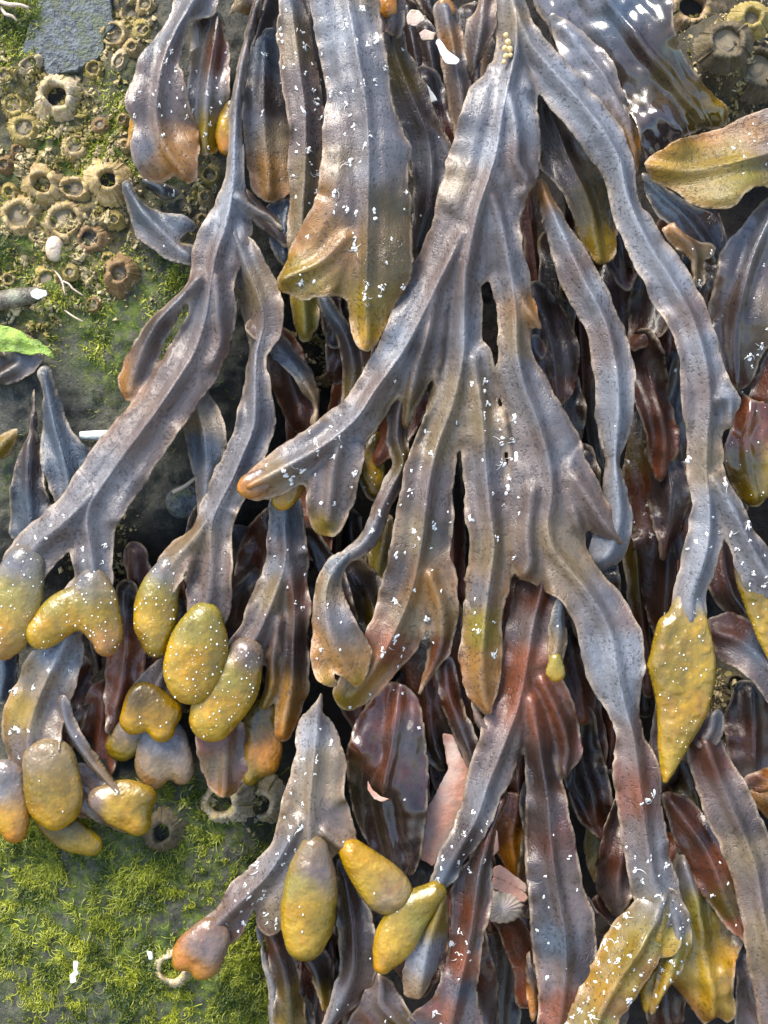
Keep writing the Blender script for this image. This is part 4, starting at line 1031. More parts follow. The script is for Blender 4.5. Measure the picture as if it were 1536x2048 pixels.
# right upper
frond('broad glossy wet grey frond at the top right', [
    B(poly=[(1080, -20), (1312, -20), (1342, 60), (1372, 110), (1412, 160), (1447, 210), (1458, 255), (1420, 262), (1380, 272), (1330, 300), (1300, 350), (1285, 330), (1262, 240), (1220, 170), (1140, 120), (1100, 60)], spine=[(1200, -10, 52), (1290, 110, 66), (1360, 190, 60), (1400, 250, 46)], h=55, pig='K', cols=[(1150, 40, 'G'), (1220, 60, 'S'), (1270, 130, 'K'), (1320, 150, 'V'), (1380, 200, 'V'), (1440, 230, 'O'), (1310, 290, 'K')], wet=0.9, cv=14, tw=0.5, rough=22, wr=4),
    B(poly=[(1095, 30), (1160, 60), (1215, 110), (1252, 190), (1278, 250), (1282, 300), (1274, 352), (1258, 330), (1225, 280), (1180, 220), (1130, 150)], spine=[(1130, 60, 72), (1200, 150, 80), (1250, 250, 78), (1270, 340, 70)], h=74, pig='G', cols=[(1150, 90, 'L'), (1200, 150, 'G'), (1265, 250, 'G'), (1268, 310, 'T')], wet=0.6, rough=14, wr=3)])
frond('frond with a bright olive tip pointing left near the right edge', [B(poly=[(1284, 332), (1300, 310), (1340, 290), (1390, 265), (1450, 248), (1540, 222), (1590, 220), (1590, 390), (1540, 378), (1500, 385), (1462, 420), (1432, 424), (1390, 410), (1340, 376), (1305, 358)], spine=[(1580, 300, 100), (1450, 332, 112), (1370, 345, 108), (1292, 335, 104)], h=108, pig='O', cols=[(1300, 330, 'Y'), (1350, 350, 'O'), (1420, 350, 'O'), (1400, 295, 'T'), (1470, 300, 'T'), (1430, 265, 'G'), (1510, 245, 'G'), (1510, 330, 'M'), (1450, 400, 'E')], wet=0.0, tufts=[(26, 1430, 240, 1560, 390)], tsize=6, cv=9, ruf=5)])
frond('olive-brown pointed blade behind the fork of the silver straps', [B(poly=[(1072, 155), (1095, 180), (1135, 250), (1200, 290), (1228, 370), (1240, 450), (1222, 515), (1190, 532), (1165, 490), (1132, 410), (1092, 350), (1074, 300)], spine=[(1085, 170, 40), (1130, 310, 50), (1180, 420, 50), (1195, 525, 40)], h=44, pig='V', cols=[(1095, 220, 'D'), (1120, 300, 'K'), (1190, 320, 'W'), (1180, 420, 'V'), (1195, 510, 'O'), (1110, 350, 'K')], wet=0.35)])
frond('dark blade in the shade beneath the olive-tipped frond', [B(poly=[(1280, 350), (1340, 375), (1390, 412), (1425, 425), (1448, 470), (1430, 530), (1390, 500), (1340, 455), (1305, 425)], h=62, pig='K', cols=[(1320, 400, 'S'), (1400, 460, 'K')], wet=0.6, midrib=False)])
frond('crumpled little tan and grey frond end below the olive tip', [B(poly=[(1322, 462), (1345, 448), (1356, 462), (1400, 482), (1430, 490), (1427, 508), (1408, 528), (1412, 568), (1384, 572), (1382, 522), (1350, 492)], h=92, pig='W', cols=[(1340, 455, 'T'), (1380, 490, 'K'), (1425, 500, 'C'), (1395, 550, 'V')], wet=0.4, midrib=False, ruf=12, tufts=6, tsize=5)])
frond('dark brown frond with white rings along the right edge', [B(poly=[(1590, 360), (1540, 385), (1490, 440), (1445, 500), (1432, 560), (1420, 640), (1438, 700), (1448, 760), (1480, 782), (1512, 760), (1534, 700), (1590, 650)], spine=[(1560, 380, 70), (1500, 520, 84), (1470, 650, 80), (1470, 770, 66)], h=72, pig='B', cols=[(1540, 420, 'S'), (1490, 470, 'G'), (1470, 560, 'K'), (1460, 640, 'D'), (1520, 560, 'M'), (1530, 640, 'W'), (1480, 740, 'D')], wet=0.6, tufts=[(44, 1430, 400, 1560, 790)], tsize=10),
      B(poly=[(1590, 640), (1540, 690), (1515, 760), (1500, 800), (1530, 810), (1590, 780)], h=55, pig='B', cols=[(1560, 700, 'B')], wet=0.3, midrib=False),
      B(poly=[(1478, 775), (1500, 800), (1540, 800), (1590, 790), (1590, 950), (1545, 985), (1515, 1012), (1488, 1000), (1462, 960), (1446, 905), (1462, 850)], h=48, spine=[(1500, 780, 54), (1490, 870, 56), (1505, 1000, 48)], pig='R', cols=[(1480, 800, 'B'), (1475, 860, 'R'), (1520, 850, 'B'), (1480, 940, 'V'), (1510, 990, 'O'), (1540, 940, 'C')], wet=0.7, rough=20, dots=30)])
frond('purplish round leaf curled in the black gap right of centre', [B(poly=[(1040, 690), (1050, 672), (1072, 668), (1092, 680), (1094, 705), (1080, 722), (1055, 722), (1042, 708)], h=45, pig='K', cols=[(1055, 690, 'S'), (1085, 690, 'B')], wet=0.3, cv=14, midrib=False)])

# left middle
frond('pair of slate-blue blades standing at the left edge', [
    B(poly=[(70, 770), (60, 850), (44, 900), (22, 975), (18, 1075), (118, 1085), (112, 1020), (90, 960), (82, 900), (75, 860)], spine=[(72, 790, 16), (60, 920, 30), (65, 1060, 26)], h=24, pig='S', cols=[(55, 1000, 'S'), (90, 980, 'D'), (60, 890, 'K')]),
    B(poly=[(76, 742), (104, 735), (116, 790), (140, 850), (170, 888), (222, 922), (205, 960), (180, 1010), (155, 1070), (118, 1075), (112, 1010), (92, 960), (76, 900), (82, 840), (86, 790)], spine=[(92, 748, 28), (112, 850, 38), (140, 960, 42), (140, 1060, 36)], h=36, pig='S', cols=[(105, 800, 'S'), (120, 900, 'S'), (180, 920, 'S'), (135, 1030, 'G')], rib=8)])
frond('olive frond scrap at the left edge beside the slate-blue blades', [B(poly=[(-20, 880), (15, 862), (42, 858), (38, 885), (15, 912), (-20, 925)], h=14, pig='O', midrib=False, wet=0.3)])
frond('dull purple frond lying under the sea lettuce at the left edge', [B(poly=[(-20, 700), (40, 698), (85, 705), (92, 720), (70, 745), (30, 765), (-20, 768)], h=14, pig='K', cols=[(55, 712, 'G'), (10, 740, 'D'), (20, 705, 'V')], midrib=False, wet=0.3)])
frond('smooth grey strap running down in the gap below the big spotted frond', [B(ribs=[[(648, 600, 14, 36), (662, 625, 17, 42), (690, 670, 19, 46), (706, 730, 22, 44), (702, 790, 20, 40), (692, 850, 14, 34)]], pig='K', cols=[(665, 630, 'S'), (700, 700, 'K'), (700, 800, 'V')], cv=12, ser=1)])

# forked plant on the left
frond('tall forked grey plant on a thin stipe with four swollen yellow tips', [
    B(ribs=[[(386, 745, 20, 34), (392, 800, 30, 36), (410, 862, 42, 38), (415, 930, 34, 36), (412, 990, 22, 32), (408, 1040, 16, 28)]], pig='G', cols=[(390, 780, 'G'), (410, 840, 'W'), (410, 900, 'S'), (415, 960, 'G')], cv=14),
    B(ribs=[[(520, 655, 26, 44), (556, 692, 24, 40), (592, 735, 20, 36), (618, 775, 16, 34), (632, 810, 9, 32), (628, 850, 7, 30), (616, 890, 6, 26)]], pig='K', cols=[(540, 670, 'M'), (590, 740, 'S'), (630, 800, 'W')], tw=1.2),
    B(ribs=[[(468, 470, 22, 60), (492, 530, 36, 62), (520, 600, 42, 60), (528, 650, 38, 56), (514, 710, 20, 54), (512, 780, 28, 60), (510, 850, 40, 66), (490, 905, 40, 66), (466, 960, 42, 64), (438, 1012, 40, 62), (424, 1060, 38, 62), (424, 1120, 40, 62), (418, 1190, 44, 62), (410, 1230, 40, 60)], [(440, 1010, 26, 62), (395, 1070, 24, 60), (350, 1120, 30, 58), (330, 1160, 32, 56)]],
      pig='M', cols=[(480, 520, 'G'), (530, 600, 'W'), (540, 640, 'M'), (512, 740, 'G'), (510, 830, 'G'), (480, 920, 'G'), (440, 1020, 'G'), (400, 1090, 'W'), (420, 1120, 'M'), (440, 1190, 'M')], cv=16, tufts=[(12, 330, 1080, 480, 1230)], tsize=5),
    B(ribs=[[(525, -20, 12, 56), (508, 40, 13, 58), (490, 110, 12, 62), (478, 190, 13, 64), (472, 270, 15, 66), (470, 340, 20, 66), (465, 400, 32, 66), (455, 455, 48, 66), (436, 510, 52, 66), (424, 570, 42, 66), (412, 640, 42, 68), (388, 710, 54, 68), (350, 775, 56, 68), (302, 845, 60, 68), (252, 910, 62, 68), (210, 970, 62, 66), (180, 1030, 56, 64), (185, 1090, 40, 62), (190, 1160, 38, 60), (175, 1200, 46, 58)],
            [(478, 400, 16, 64), (505, 420, 12, 56), (540, 440, 8, 46), (566, 465, 3, 40)],
            [(400, 560, 22, 62), (365, 600, 15, 56), (320, 650, 26, 50), (290, 705, 28, 46), (268, 760, 30, 42), (262, 785, 22, 38)],
            [(435, 560, 34, 62), (440, 640, 30, 58), (445, 690, 20, 50), (430, 730, 10, 46)],
            [(190, 990, 44, 64), (135, 1045, 44, 62), (85, 1085, 46, 60), (50, 1130, 46, 58)]],
      pig='G', cols=[(500, 60, 'K'), (478, 200, 'G'), (468, 360, 'L'), (455, 440, 'L'), (420, 540, 'M'), (300, 680, 'K'), (260, 770, 'T'), (320, 750, 'M'), (400, 640, 'G'), (445, 680, 'M'), (350, 790, 'M'), (290, 870, 'M'), (230, 950, 'G'), (190, 1020, 'G'), (110, 1060, 'G'), (150, 1080, 'M'), (200, 1120, 'G')], cv=18, tw=0.28, tufts=[(40, 0, 1020, 240, 1200)], tsize=6)],
    [B(chains=[[(48, 1130, 40), (30, 1190, 54), (15, 1250, 52), (5, 1290, 30)]], h=62, pig='Y', cols=[(50, 1130, 'G'), (40, 1170, 'E'), (10, 1230, 'C'), (0, 1290, 'T')], dots=55),
     B(chains=[[(185, 1170, 34), (190, 1215, 46), (212, 1265, 34), (212, 1290, 24)], [(190, 1200, 40), (130, 1225, 42), (85, 1262, 36)]], h=64, pig='Y', cols=[(190, 1165, 'G'), (180, 1195, 'E'), (130, 1210, 'E'), (170, 1230, 'Y'), (215, 1215, 'O'), (90, 1270, 'C'), (210, 1290, 'T'), (110, 1240, 'Y')], dots=85),
     B(chains=[[(335, 1135, 22), (318, 1185, 40), (310, 1240, 44), (312, 1285, 30)]], h=54, pig='Y', cols=[(330, 1130, 'G'), (315, 1165, 'E'), (300, 1220, 'C'), (325, 1200, 'O'), (310, 1290, 'O')], dots=75),
     B(chains=[[(408, 1240, 36), (396, 1295, 58), (384, 1350, 54), (378, 1380, 28)]], h=66, pig='Y', cols=[(410, 1225, 'E'), (400, 1260, 'E'), (370, 1300, 'C'), (405, 1320, 'Y'), (440, 1300, 'O'), (375, 1390, 'C')], dots=95)])

# lower left bunch
frond('wet grey-brown plant with swollen tips at the lower left edge', [
    B(ribs=[[(140, 1270, 26, 40), (112, 1330, 50, 44), (80, 1400, 58, 48), (62, 1470, 62, 50), (70, 1540, 60, 48)]], pig='W', cols=[(130, 1290, 'L'), (80, 1350, 'W'), (60, 1400, 'C'), (110, 1400, 'M'), (70, 1490, 'M'), (100, 1530, 'V')], wet=0.55, tufts=44, tsize=9, cv=16),
    B(ribs=[[(128, 1400, 10, 40), (140, 1450, 14, 44), (170, 1500, 16, 48), (205, 1545, 14, 52), (242, 1588, 6, 54)]], pig='L', cols=[(140, 1450, 'G'), (230, 1580, 'W')], wet=0.5, tw=0.9, tufts=6),
    B(ribs=[[(160, 1560, 30, 30), (200, 1600, 40, 34), (240, 1640, 30, 30)]], pig='M', cols=[(190, 1580, 'M')], wet=0.5, midrib=False)],
    [B(chains=[[(100, 1530, 54), (108, 1590, 58), (110, 1620, 40)]], h=54, pig='O', cols=[(90, 1500, 'W'), (100, 1560, 'O'), (110, 1620, 'Y')], wet=0.5, dots=10),
     B(chains=[[(12, 1560, 40), (20, 1620, 40), (28, 1660, 26)]], h=44, pig='T', cols=[(15, 1560, 'G'), (20, 1620, 'Y'), (40, 1660, 'A')], wet=0.4, dots=8),
     B(chains=[[(90, 1640, 22), (140, 1668, 34), (180, 1690, 24)]], h=34, pig='V', cols=[(110, 1640, 'V'), (180, 1690, 'O')], wet=0.4),
     B(chains=[[(200, 1600, 26), (250, 1608, 44), (290, 1595, 24)], [(250, 1610, 44), (275, 1645, 28)]], h=42, pig='Y', cols=[(205, 1590, 'M'), (240, 1600, 'C'), (260, 1630, 'Y'), (300, 1600, 'O')], wet=0.4)])
frond('slim grey strap at the left edge beneath the half-hidden yellow tip', [B(ribs=[[(8, 1290, 22, 25), (12, 1340, 26, 25), (4, 1390, 22, 25)]], pig='S', tufts=5, wet=0.4)])
frond('dark-necked frond with a bright yellow heart-shaped tip', [B(ribs=[[(345, 1320, 22, 20), (315, 1370, 40, 28), (295, 1410, 46, 30)]], pig='K', cols=[(330, 1340, 'K'), (320, 1380, 'M')], tufts=10, tsize=5)],
      [B(chains=[[(285, 1400, 34), (268, 1440, 30)], [(300, 1410, 36), (340, 1425, 26)], [(310, 1420, 36), (325, 1460, 26)]], h=36, pig='Y', cols=[(300, 1390, 'V'), (265, 1440, 'Y'), (325, 1460, 'Y')], wet=0.4, dots=8)])
frond('small olive-tan bladder tip behind the heart-shaped tip', [], [B(chains=[[(275, 1440, 28), (248, 1485, 34), (240, 1495, 24)]], h=8, pig='T', cols=[(240, 1500, 'O'), (270, 1450, 'M')])])
frond('grey-brown notched tip hanging below the heart-shaped tip', [], [B(chains=[[(320, 1470, 40), (310, 1530, 40), (305, 1560, 22)], [(335, 1480, 40), (358, 1530, 30), (362, 1550, 22)]], h=14, pig='W', cols=[(330, 1480, 'G'), (320, 1530, 'W'), (320, 1565, 'T')], fat=0.5)])
frond('mauve plant with an oval yellow tip right of the forked plant', [
    B(ribs=[[(572, 1010, 30, 40), (572, 1060, 36, 42), (572, 1120, 42, 44), (550, 1190, 46, 46), (522, 1260, 40, 48), (490, 1310, 42, 50), (470, 1350, 40, 50)], [(580, 1130, 34, 42), (590, 1210, 30, 38), (588, 1290, 30, 36), (586, 1360, 32, 36), (575, 1420, 28, 38), (566, 1465, 18, 38)], [(560, 1240, 20, 42), (548, 1310, 16, 36), (545, 1370, 16, 30), (530, 1410, 12, 26)]],
      pig='M', cols=[(570, 1040, 'S'), (560, 1100, 'M'), (545, 1180, 'W'), (540, 1130, 'L'), (520, 1260, 'M'), (600, 1180, 'B'), (590, 1300, 'D'), (580, 1400, 'T'), (566, 1460, 'A'), (540, 1400, 'O')], cv=16, tufts=30, tsize=6, wet=0.2)],
    [B(chains=[[(492, 1310, 36), (462, 1370, 54), (428, 1430, 48), (420, 1450, 30)]], h=54, pig='Y', cols=[(500, 1300, 'M'), (470, 1350, 'E'), (440, 1400, 'C'), (470, 1400, 'Y'), (415, 1460, 'C'), (500, 1350, 'O')], dots=80)])
frond('brown tongue-shaped blade under the oval yellow tip', [B(poly=[(405, 1440), (480, 1440), (512, 1470), (515, 1510), (490, 1560), (465, 1594), (432, 1590), (410, 1550), (396, 1500)], spine=[(455, 1445, 34), (450, 1590, 32)], h=34, pig='R', cols=[(430, 1470, 'R'), (470, 1540, 'B'), (450, 1580, 'T'), (440, 1520, 'W')], wet=0.4, tufts=4)])
frond('orange bladder tip beside the brown tongue-shaped blade', [], [B(chains=[[(520, 1430, 36), (530, 1490, 34), (528, 1520, 32)], [(515, 1500, 26), (500, 1555, 16)]], h=24, pig='Y', cols=[(520, 1430, 'V'), (540, 1510, 'A'), (505, 1550, 'O')], wet=0.45)])

# central plant
frond('large branching central plant with silver straps and a yellow pointed tip', [
    B(ribs=[[(1078, 370, 12, 62), (1098, 420, 20, 68), (1128, 490, 30, 72), (1165, 570, 36, 76), (1205, 650, 38, 78), (1226, 740, 38, 78), (1230, 820, 36, 76), (1226, 880, 24, 72), (1224, 920, 13, 70), (1228, 970, 20, 70), (1232, 1030, 29, 68), (1220, 1090, 34, 64), (1205, 1115, 26, 60)]], pig='L', cols=[(1085, 400, 'T'), (1120, 480, 'L'), (1150, 560, 'M'), (1185, 580, 'L'), (1200, 700, 'M'), (1230, 700, 'L'), (1215, 800, 'L'), (1230, 900, 'L'), (1230, 1040, 'L')], cv=26, lc=20, tw=0.25, rib=6, dots=6),
    # red-brown lower strap
    B(ribs=[[(1092, 1080, 30, 70), (1080, 1170, 42, 64), (1062, 1250, 48, 64), (1050, 1330, 52, 66), (1035, 1410, 54, 68), (1005, 1490, 46, 74), (976, 1560, 42, 76), (952, 1630, 32, 76), (920, 1690, 29, 76), (890, 1742, 22, 74), (868, 1785, 12, 70)], [(1060, 1400, 40, 62), (1078, 1500, 30, 58), (1092, 1590, 38, 58), (1100, 1690, 48, 60), (1115, 1790, 56, 60), (1128, 1880, 62, 58), (1125, 1970, 50, 54), (1110, 2070, 36, 50)], [(1080, 1360, 40, 54), (1115, 1430, 36, 44), (1130, 1490, 30, 36), (1125, 1540, 10, 30)]],
      pig='R', cols=[(1080, 1180, 'B'), (1040, 1250, 'M'), (1060, 1330, 'R'), (1020, 1350, 'R'), (1080, 1420, 'R'), (1000, 1500, 'M'), (960, 1580, 'G'), (920, 1660, 'K'), (890, 1730, 'S'), (1080, 1520, 'D'), (1075, 1620, 'K'), (1110, 1640, 'B'), (1090, 1760, 'K'), (1150, 1780, 'M'), (1100, 1860, 'S'), (1150, 1900, 'D'), (1090, 1920, 'M'), (1100, 1990, 'R'), (1120, 1450, 'B')], cv=18, tw=0.5, wet=0.3, tufts=[(30, 860, 1560, 1010, 1760), (46, 1040, 1560, 1200, 2000)], tsize=8),
    # forked branch to the left with orange tips, and its twisted side strap
    B(ribs=[[(800, 730, 10, 90), (806, 775, 22, 84), (796, 830, 18, 84), (794, 880, 20, 84), (806, 925, 20, 86), (786, 970, 17, 88), (764, 1015, 15, 90), (746, 1060, 17, 90), (720, 1095, 18, 90), (690, 1115, 12, 90)]], pig='K', cols=[(805, 760, 'B'), (795, 850, 'K'), (800, 930, 'V'), (770, 1000, 'M'), (740, 1070, 'G')], tw=1.2, cv=10, tufts=16, tsize=7),
    # flat ochre ends of the lower right strap
    B(ribs=[[(1322, 1790, 34, 72), (1300, 1840, 44, 76), (1268, 1895, 50, 78), (1232, 1950, 50, 76), (1196, 2010, 46, 72), (1172, 2075, 44, 68)]], pig='C', cols=[(1320, 1800, 'G'), (1290, 1845, 'E'), (1240, 1880, 'O'), (1280, 1900, 'T'), (1250, 1930, 'C'), (1290, 1940, 'A'), (1220, 1970, 'T'), (1200, 2020, 'E'), (1180, 2060, 'W')], wet=0.5, cv=24, rough=16, tufts=80, tsize=11, dots=70),
    B(ribs=[[(1330, 1800, 26, 70), (1348, 1850, 30, 72), (1350, 1900, 28, 70), (1335, 1950, 22, 66), (1312, 2000, 12, 60), (1300, 2025, 3, 58)]], pig='E', cols=[(1335, 1810, 'G'), (1350, 1880, 'E'), (1330, 1950, 'C'), (1305, 2010, 'O')], wet=0.5, cv=14, tufts=40, tsize=10, dots=30),
    # the main blade: trunk and its forward branches
    B(ribs=[[(1020, -25, 30, 96), (1028, 40, 34, 98), (1030, 100, 36, 102), (1018, 160, 52, 106), (1002, 230, 72, 110), (992, 300, 82, 114), (974, 365, 84, 116), (954, 425, 82, 114), (940, 490, 66, 110), (928, 560, 38, 104), (926, 630, 36, 100), (924, 720, 42, 96), (904, 810, 46, 94), (874, 890, 42, 92), (858, 960, 48, 90), (848, 1040, 56, 86), (836, 1120, 62, 82), (816, 1200, 60, 78), (780, 1280, 52, 74), (740, 1345, 44, 70), (698, 1390, 30, 68)],
            [(925, 470, 60, 112), (880, 560, 60, 108), (836, 650, 56, 106), (796, 720, 48, 106), (748, 785, 40, 106), (712, 840, 42, 106), (650, 892, 44, 106), (585, 930, 40, 104), (530, 958, 34, 102), (500, 974, 22, 100)],
            [(868, 600, 44, 104), (852, 680, 44, 98), (834, 740, 32, 92), (820, 800, 20, 86), (810, 850, 8, 80)],
            [(690, 850, 40, 104), (672, 920, 50, 100), (662, 985, 48, 96), (657, 1040, 34, 92)],
            [(860, 1150, 50, 78), (882, 1220, 34, 68), (880, 1290, 22, 60), (860, 1340, 12, 54), (838, 1385, 3, 50)],
            [(945, 720, 40, 94), (962, 830, 42, 90), (968, 920, 42, 88), (976, 1010, 46, 86), (985, 1090, 44, 84), (975, 1170, 42, 82), (966, 1250, 38, 82), (962, 1320, 40, 82), (965, 1380, 30, 80), (975, 1420, 8, 76)],
            [(985, 400, 60, 113), (1004, 470, 38, 108), (1020, 560, 36, 102), (1028, 630, 36, 100), (1030, 700, 36, 100), (1042, 765, 48, 100), (1070, 840, 58, 100), (1094, 920, 74, 98), (1100, 990, 86, 96), (1092, 1050, 80, 92), (1104, 1100, 70, 90), (1140, 1145, 52, 88), (1176, 1190, 50, 88), (1204, 1235, 56, 90), (1222, 1285, 64, 90), (1230, 1340, 54, 88), (1246, 1410, 32, 84), (1262, 1470, 30, 82), (1272, 1545, 46, 80), (1284, 1640, 47, 80), (1300, 1740, 45, 80), (1318, 1810, 44, 78), (1310, 1870, 44, 74)],
            [(1030, 30, 30, 98), (1058, 95, 34, 100), (1092, 140, 36, 100), (1138, 192, 42, 100), (1190, 255, 44, 100), (1232, 325, 34, 98), (1250, 400, 30, 96), (1285, 480, 38, 98), (1335, 560, 44, 102), (1378, 640, 44, 104), (1402, 720, 44, 104), (1414, 800, 48, 104), (1408, 880, 36, 102), (1408, 950, 32, 100), (1414, 1010, 34, 98), (1412, 1070, 38, 96), (1398, 1130, 34, 92), (1378, 1190, 30, 88), (1376, 1240, 32, 84)],
            [(1430, 800, 30, 98), (1452, 800, 20, 90), (1455, 850, 8, 88)],
            [(1420, 960, 24, 96), (1458, 1020, 28, 90), (1492, 1090, 34, 84), (1525, 1150, 40, 78), (1560, 1200, 40, 70)],
            [(1060, 980, 52, 94), (1052, 1070, 48, 90), (1056, 1125, 28, 86), (1044, 1152, 6, 82)],
            [(1018, 560, 30, 100), (1044, 610, 26, 100), (1064, 640, 14, 102), (1084, 662, 2, 102)],
            [(1015, 200, 50, 108), (1030, 270, 50, 112), (1032, 330, 46, 112), (1052, 368, 14, 106), (1048, 392, 2, 102)],
            [(1150, 960, 40, 94), (1195, 1030, 32, 90), (1225, 1070, 16, 88), (1254, 1094, 2, 86)]],
      pig='M', cols=[(1025, 20, 'L'), (1030, 90, 'W'), (1010, 180, 'G'), (960, 280, 'G'), (1020, 260, 'L'), (970, 340, 'L'), (1020, 360, 'M'), (900, 400, 'W'), (950, 420, 'M'), (930, 500, 'M'), (980, 480, 'G'), (900, 540, 'M'), (1010, 560, 'G'),
                     (860, 580, 'M'), (810, 640, 'G'), (860, 660, 'M'), (780, 710, 'L'), (740, 790, 'M'), (690, 860, 'G'), (600, 910, 'G'), (560, 950, 'W'), (500, 975, 'A'), (660, 930, 'M'), (660, 1000, 'M'), (650, 1060, 'O'), (840, 720, 'K'), (812, 830, 'V'),
                     (930, 680, 'L'), (910, 800, 'W'), (880, 900, 'W'), (860, 980, 'M'), (900, 1000, 'M'), (840, 1070, 'W'), (870, 1060, 'K'), (800, 1150, 'K'), (850, 1170, 'T'), (830, 1240, 'W'), (780, 1290, 'R'), (750, 1340, 'T'), (690, 1400, 'O'), (960, 850, 'W'), (970, 960, 'G'), (1000, 1000, 'M'), (980, 1100, 'W'), (955, 1180, 'G'), (1000, 1180, 'T'), (955, 1250, 'E'), (985, 1250, 'O'), (960, 1320, 'T'), (970, 1390, 'T'), (880, 1300, 'B'),
                     (1060, 650, 'T'), (1020, 700, 'W'), (1030, 760, 'G'), (1060, 830, 'G'), (1060, 900, 'M'), (1100, 920, 'G'), (1060, 1010, 'M'), (1130, 980, 'M'), (1200, 1040, 'M'), (1080, 1080, 'W'), (1040, 1100, 'M'),
                     (1140, 1120, 'W'), (1190, 1200, 'G'), (1240, 1220, 'M'), (1200, 1300, 'L'), (1250, 1290, 'L'), (1225, 1380, 'L'), (1250, 1450, 'M'), (1260, 1560, 'R'), (1290, 1560, 'K'), (1300, 1660, 'G'), (1270, 1640, 'M'), (1310, 1740, 'G'), (1330, 1820, 'E'), (1290, 1850, 'C'),
                     (1060, 90, 'L'), (1130, 170, 'L'), (1200, 270, 'L'), (1245, 380, 'L'), (1290, 480, 'L'), (1340, 560, 'L'), (1365, 640, 'M'), (1400, 700, 'L'), (1385, 800, 'M'), (1430, 800, 'L'), (1410, 930, 'W'), (1405, 1040, 'L'), (1390, 1150, 'L'), (1470, 1050, 'G')],
      cv=18, tw=0.5, wet=0.2, wr=2.0, ser=3.4, pleat=6, tufts=[(80, 500, 820, 760, 1060), (170, 780, 760, 1030, 1300), (24, 680, 1280, 860, 1420), (120, 1230, 1500, 1380, 1900), (100, 1340, 930, 1536, 1240)], tsize=13)],  # last tuft patch paints the white wet glints on the long strap
    [B(chains=[[(525, 960, 20), (500, 973, 22), (492, 978, 14)]], h=102, pig='A', cols=[(530, 950, 'M'), (490, 980, 'A')]),
     B(chains=[[(590, 965, 22), (570, 990, 26), (562, 1004, 18)]], h=74, pig='A', cols=[(595, 960, 'T'), (560, 1005, 'Y')], dots=5),
     B(chains=[[(1376, 1190, 22), (1372, 1260, 46), (1366, 1330, 62), (1366, 1400, 52), (1350, 1470, 34), (1338, 1530, 17), (1330, 1562, 6)], [(1335, 1250, 20), (1325, 1330, 26)]], h=80, pig='Y', cols=[(1380, 1190, 'L'), (1375, 1240, 'C'), (1330, 1260, 'O'), (1320, 1340, 'O'), (1390, 1320, 'C'), (1420, 1340, 'O'), (1360, 1400, 'Y'), (1390, 1440, 'O'), (1340, 1510, 'C')], fat=0.42, wet=0.9, dots=70, warts=3),
     B(chains=[[(1490, 1090, 24), (1515, 1160, 42), (1545, 1230, 44), (1570, 1300, 40)]], h=62, pig='Y', cols=[(1500, 1110, 'G'), (1490, 1180, 'O'), (1520, 1160, 'C'), (1540, 1230, 'C')], fat=0.36, wet=0.9, dots=34, warts=3)])
frond('curled tan blade rolled over itself below the twisted strap', [B(poly=[(700, 1098), (660, 1118), (636, 1165), (624, 1230), (620, 1290), (626, 1345), (650, 1366), (674, 1369), (668, 1342), (690, 1352), (712, 1372), (734, 1345), (741, 1300), (722, 1262), (700, 1218), (680, 1172), (690, 1140), (716, 1112)], spine=[(700, 1105, 88), (655, 1170, 98), (660, 1260, 104), (705, 1360, 96)], h=98, pig='W', cols=[(680, 1120, 'S'), (650, 1170, 'W'), (690, 1230, 'G'), (640, 1290, 'T'), (700, 1310, 'T'), (650, 1360, 'C'), (715, 1365, 'C')], cv=20, lc=26, tufts=18, tsize=5, rib=3)])
frond('small hanging leaf with a round yellow end below the central fork', [B(poly=[(1122, 1180), (1130, 1235), (1136, 1285), (1122, 1332), (1100, 1335), (1094, 1275), (1104, 1222)], h=92, pig='K', cols=[(1115, 1210, 'S'), (1110, 1290, 'W'), (1110, 1335, 'O')], tufts=3)], [B(chains=[[(1112, 1318, 11), (1112, 1345, 19)]], h=94, pig='Y', cols=[(1112, 1310, 'E'), (1112, 1345, 'Y')])])

# big spotted frond in front
frond('big grey spotted frond with an olive forked end, in front at the top', [B(poly=[(628, -25), (748, -25), (766, 60), (774, 120), (786, 200), (810, 268), (822, 300), (818, 345), (824, 420), (825, 500), (818, 560), (795, 605), (775, 650), (750, 690), (735, 706), (712, 688), (698, 645), (690, 605), (672, 596), (640, 598), (604, 604), (586, 592), (562, 584), (554, 562), (572, 520), (592, 470), (612, 430), (632, 385), (640, 320), (645, 260), (652, 190), (640, 110), (630, 60)],
      spine=[[(690, -20, 110), (712, 100, 118), (732, 220, 124), (738, 340, 126), (735, 460, 124), (733, 580, 116), (735, 695, 106)], [(690, 480, 118), (640, 530, 114), (570, 562, 106)]], h=118, pig='G', cols=[(680, 20, 'L'), (730, 40, 'W'), (680, 120, 'L'), (740, 150, 'G'), (690, 230, 'G'), (760, 250, 'G'), (690, 300, 'M'), (770, 330, 'G'), (670, 370, 'W'), (740, 390, 'G'), (650, 430, 'T'), (700, 440, 'M'), (770, 450, 'V'), (800, 540, 'V'), (620, 500, 'T'), (690, 530, 'T'), (580, 560, 'O'), (620, 590, 'O'), (740, 560, 'V'), (730, 640, 'O'), (735, 695, 'Y')],
      cv=20, rib=7, rw=12, wet=0.25, tufts=[(90, 640, 40, 820, 480), (36, 570, 420, 820, 640)], tsize=13, tw=0.3, wr=2.6)])

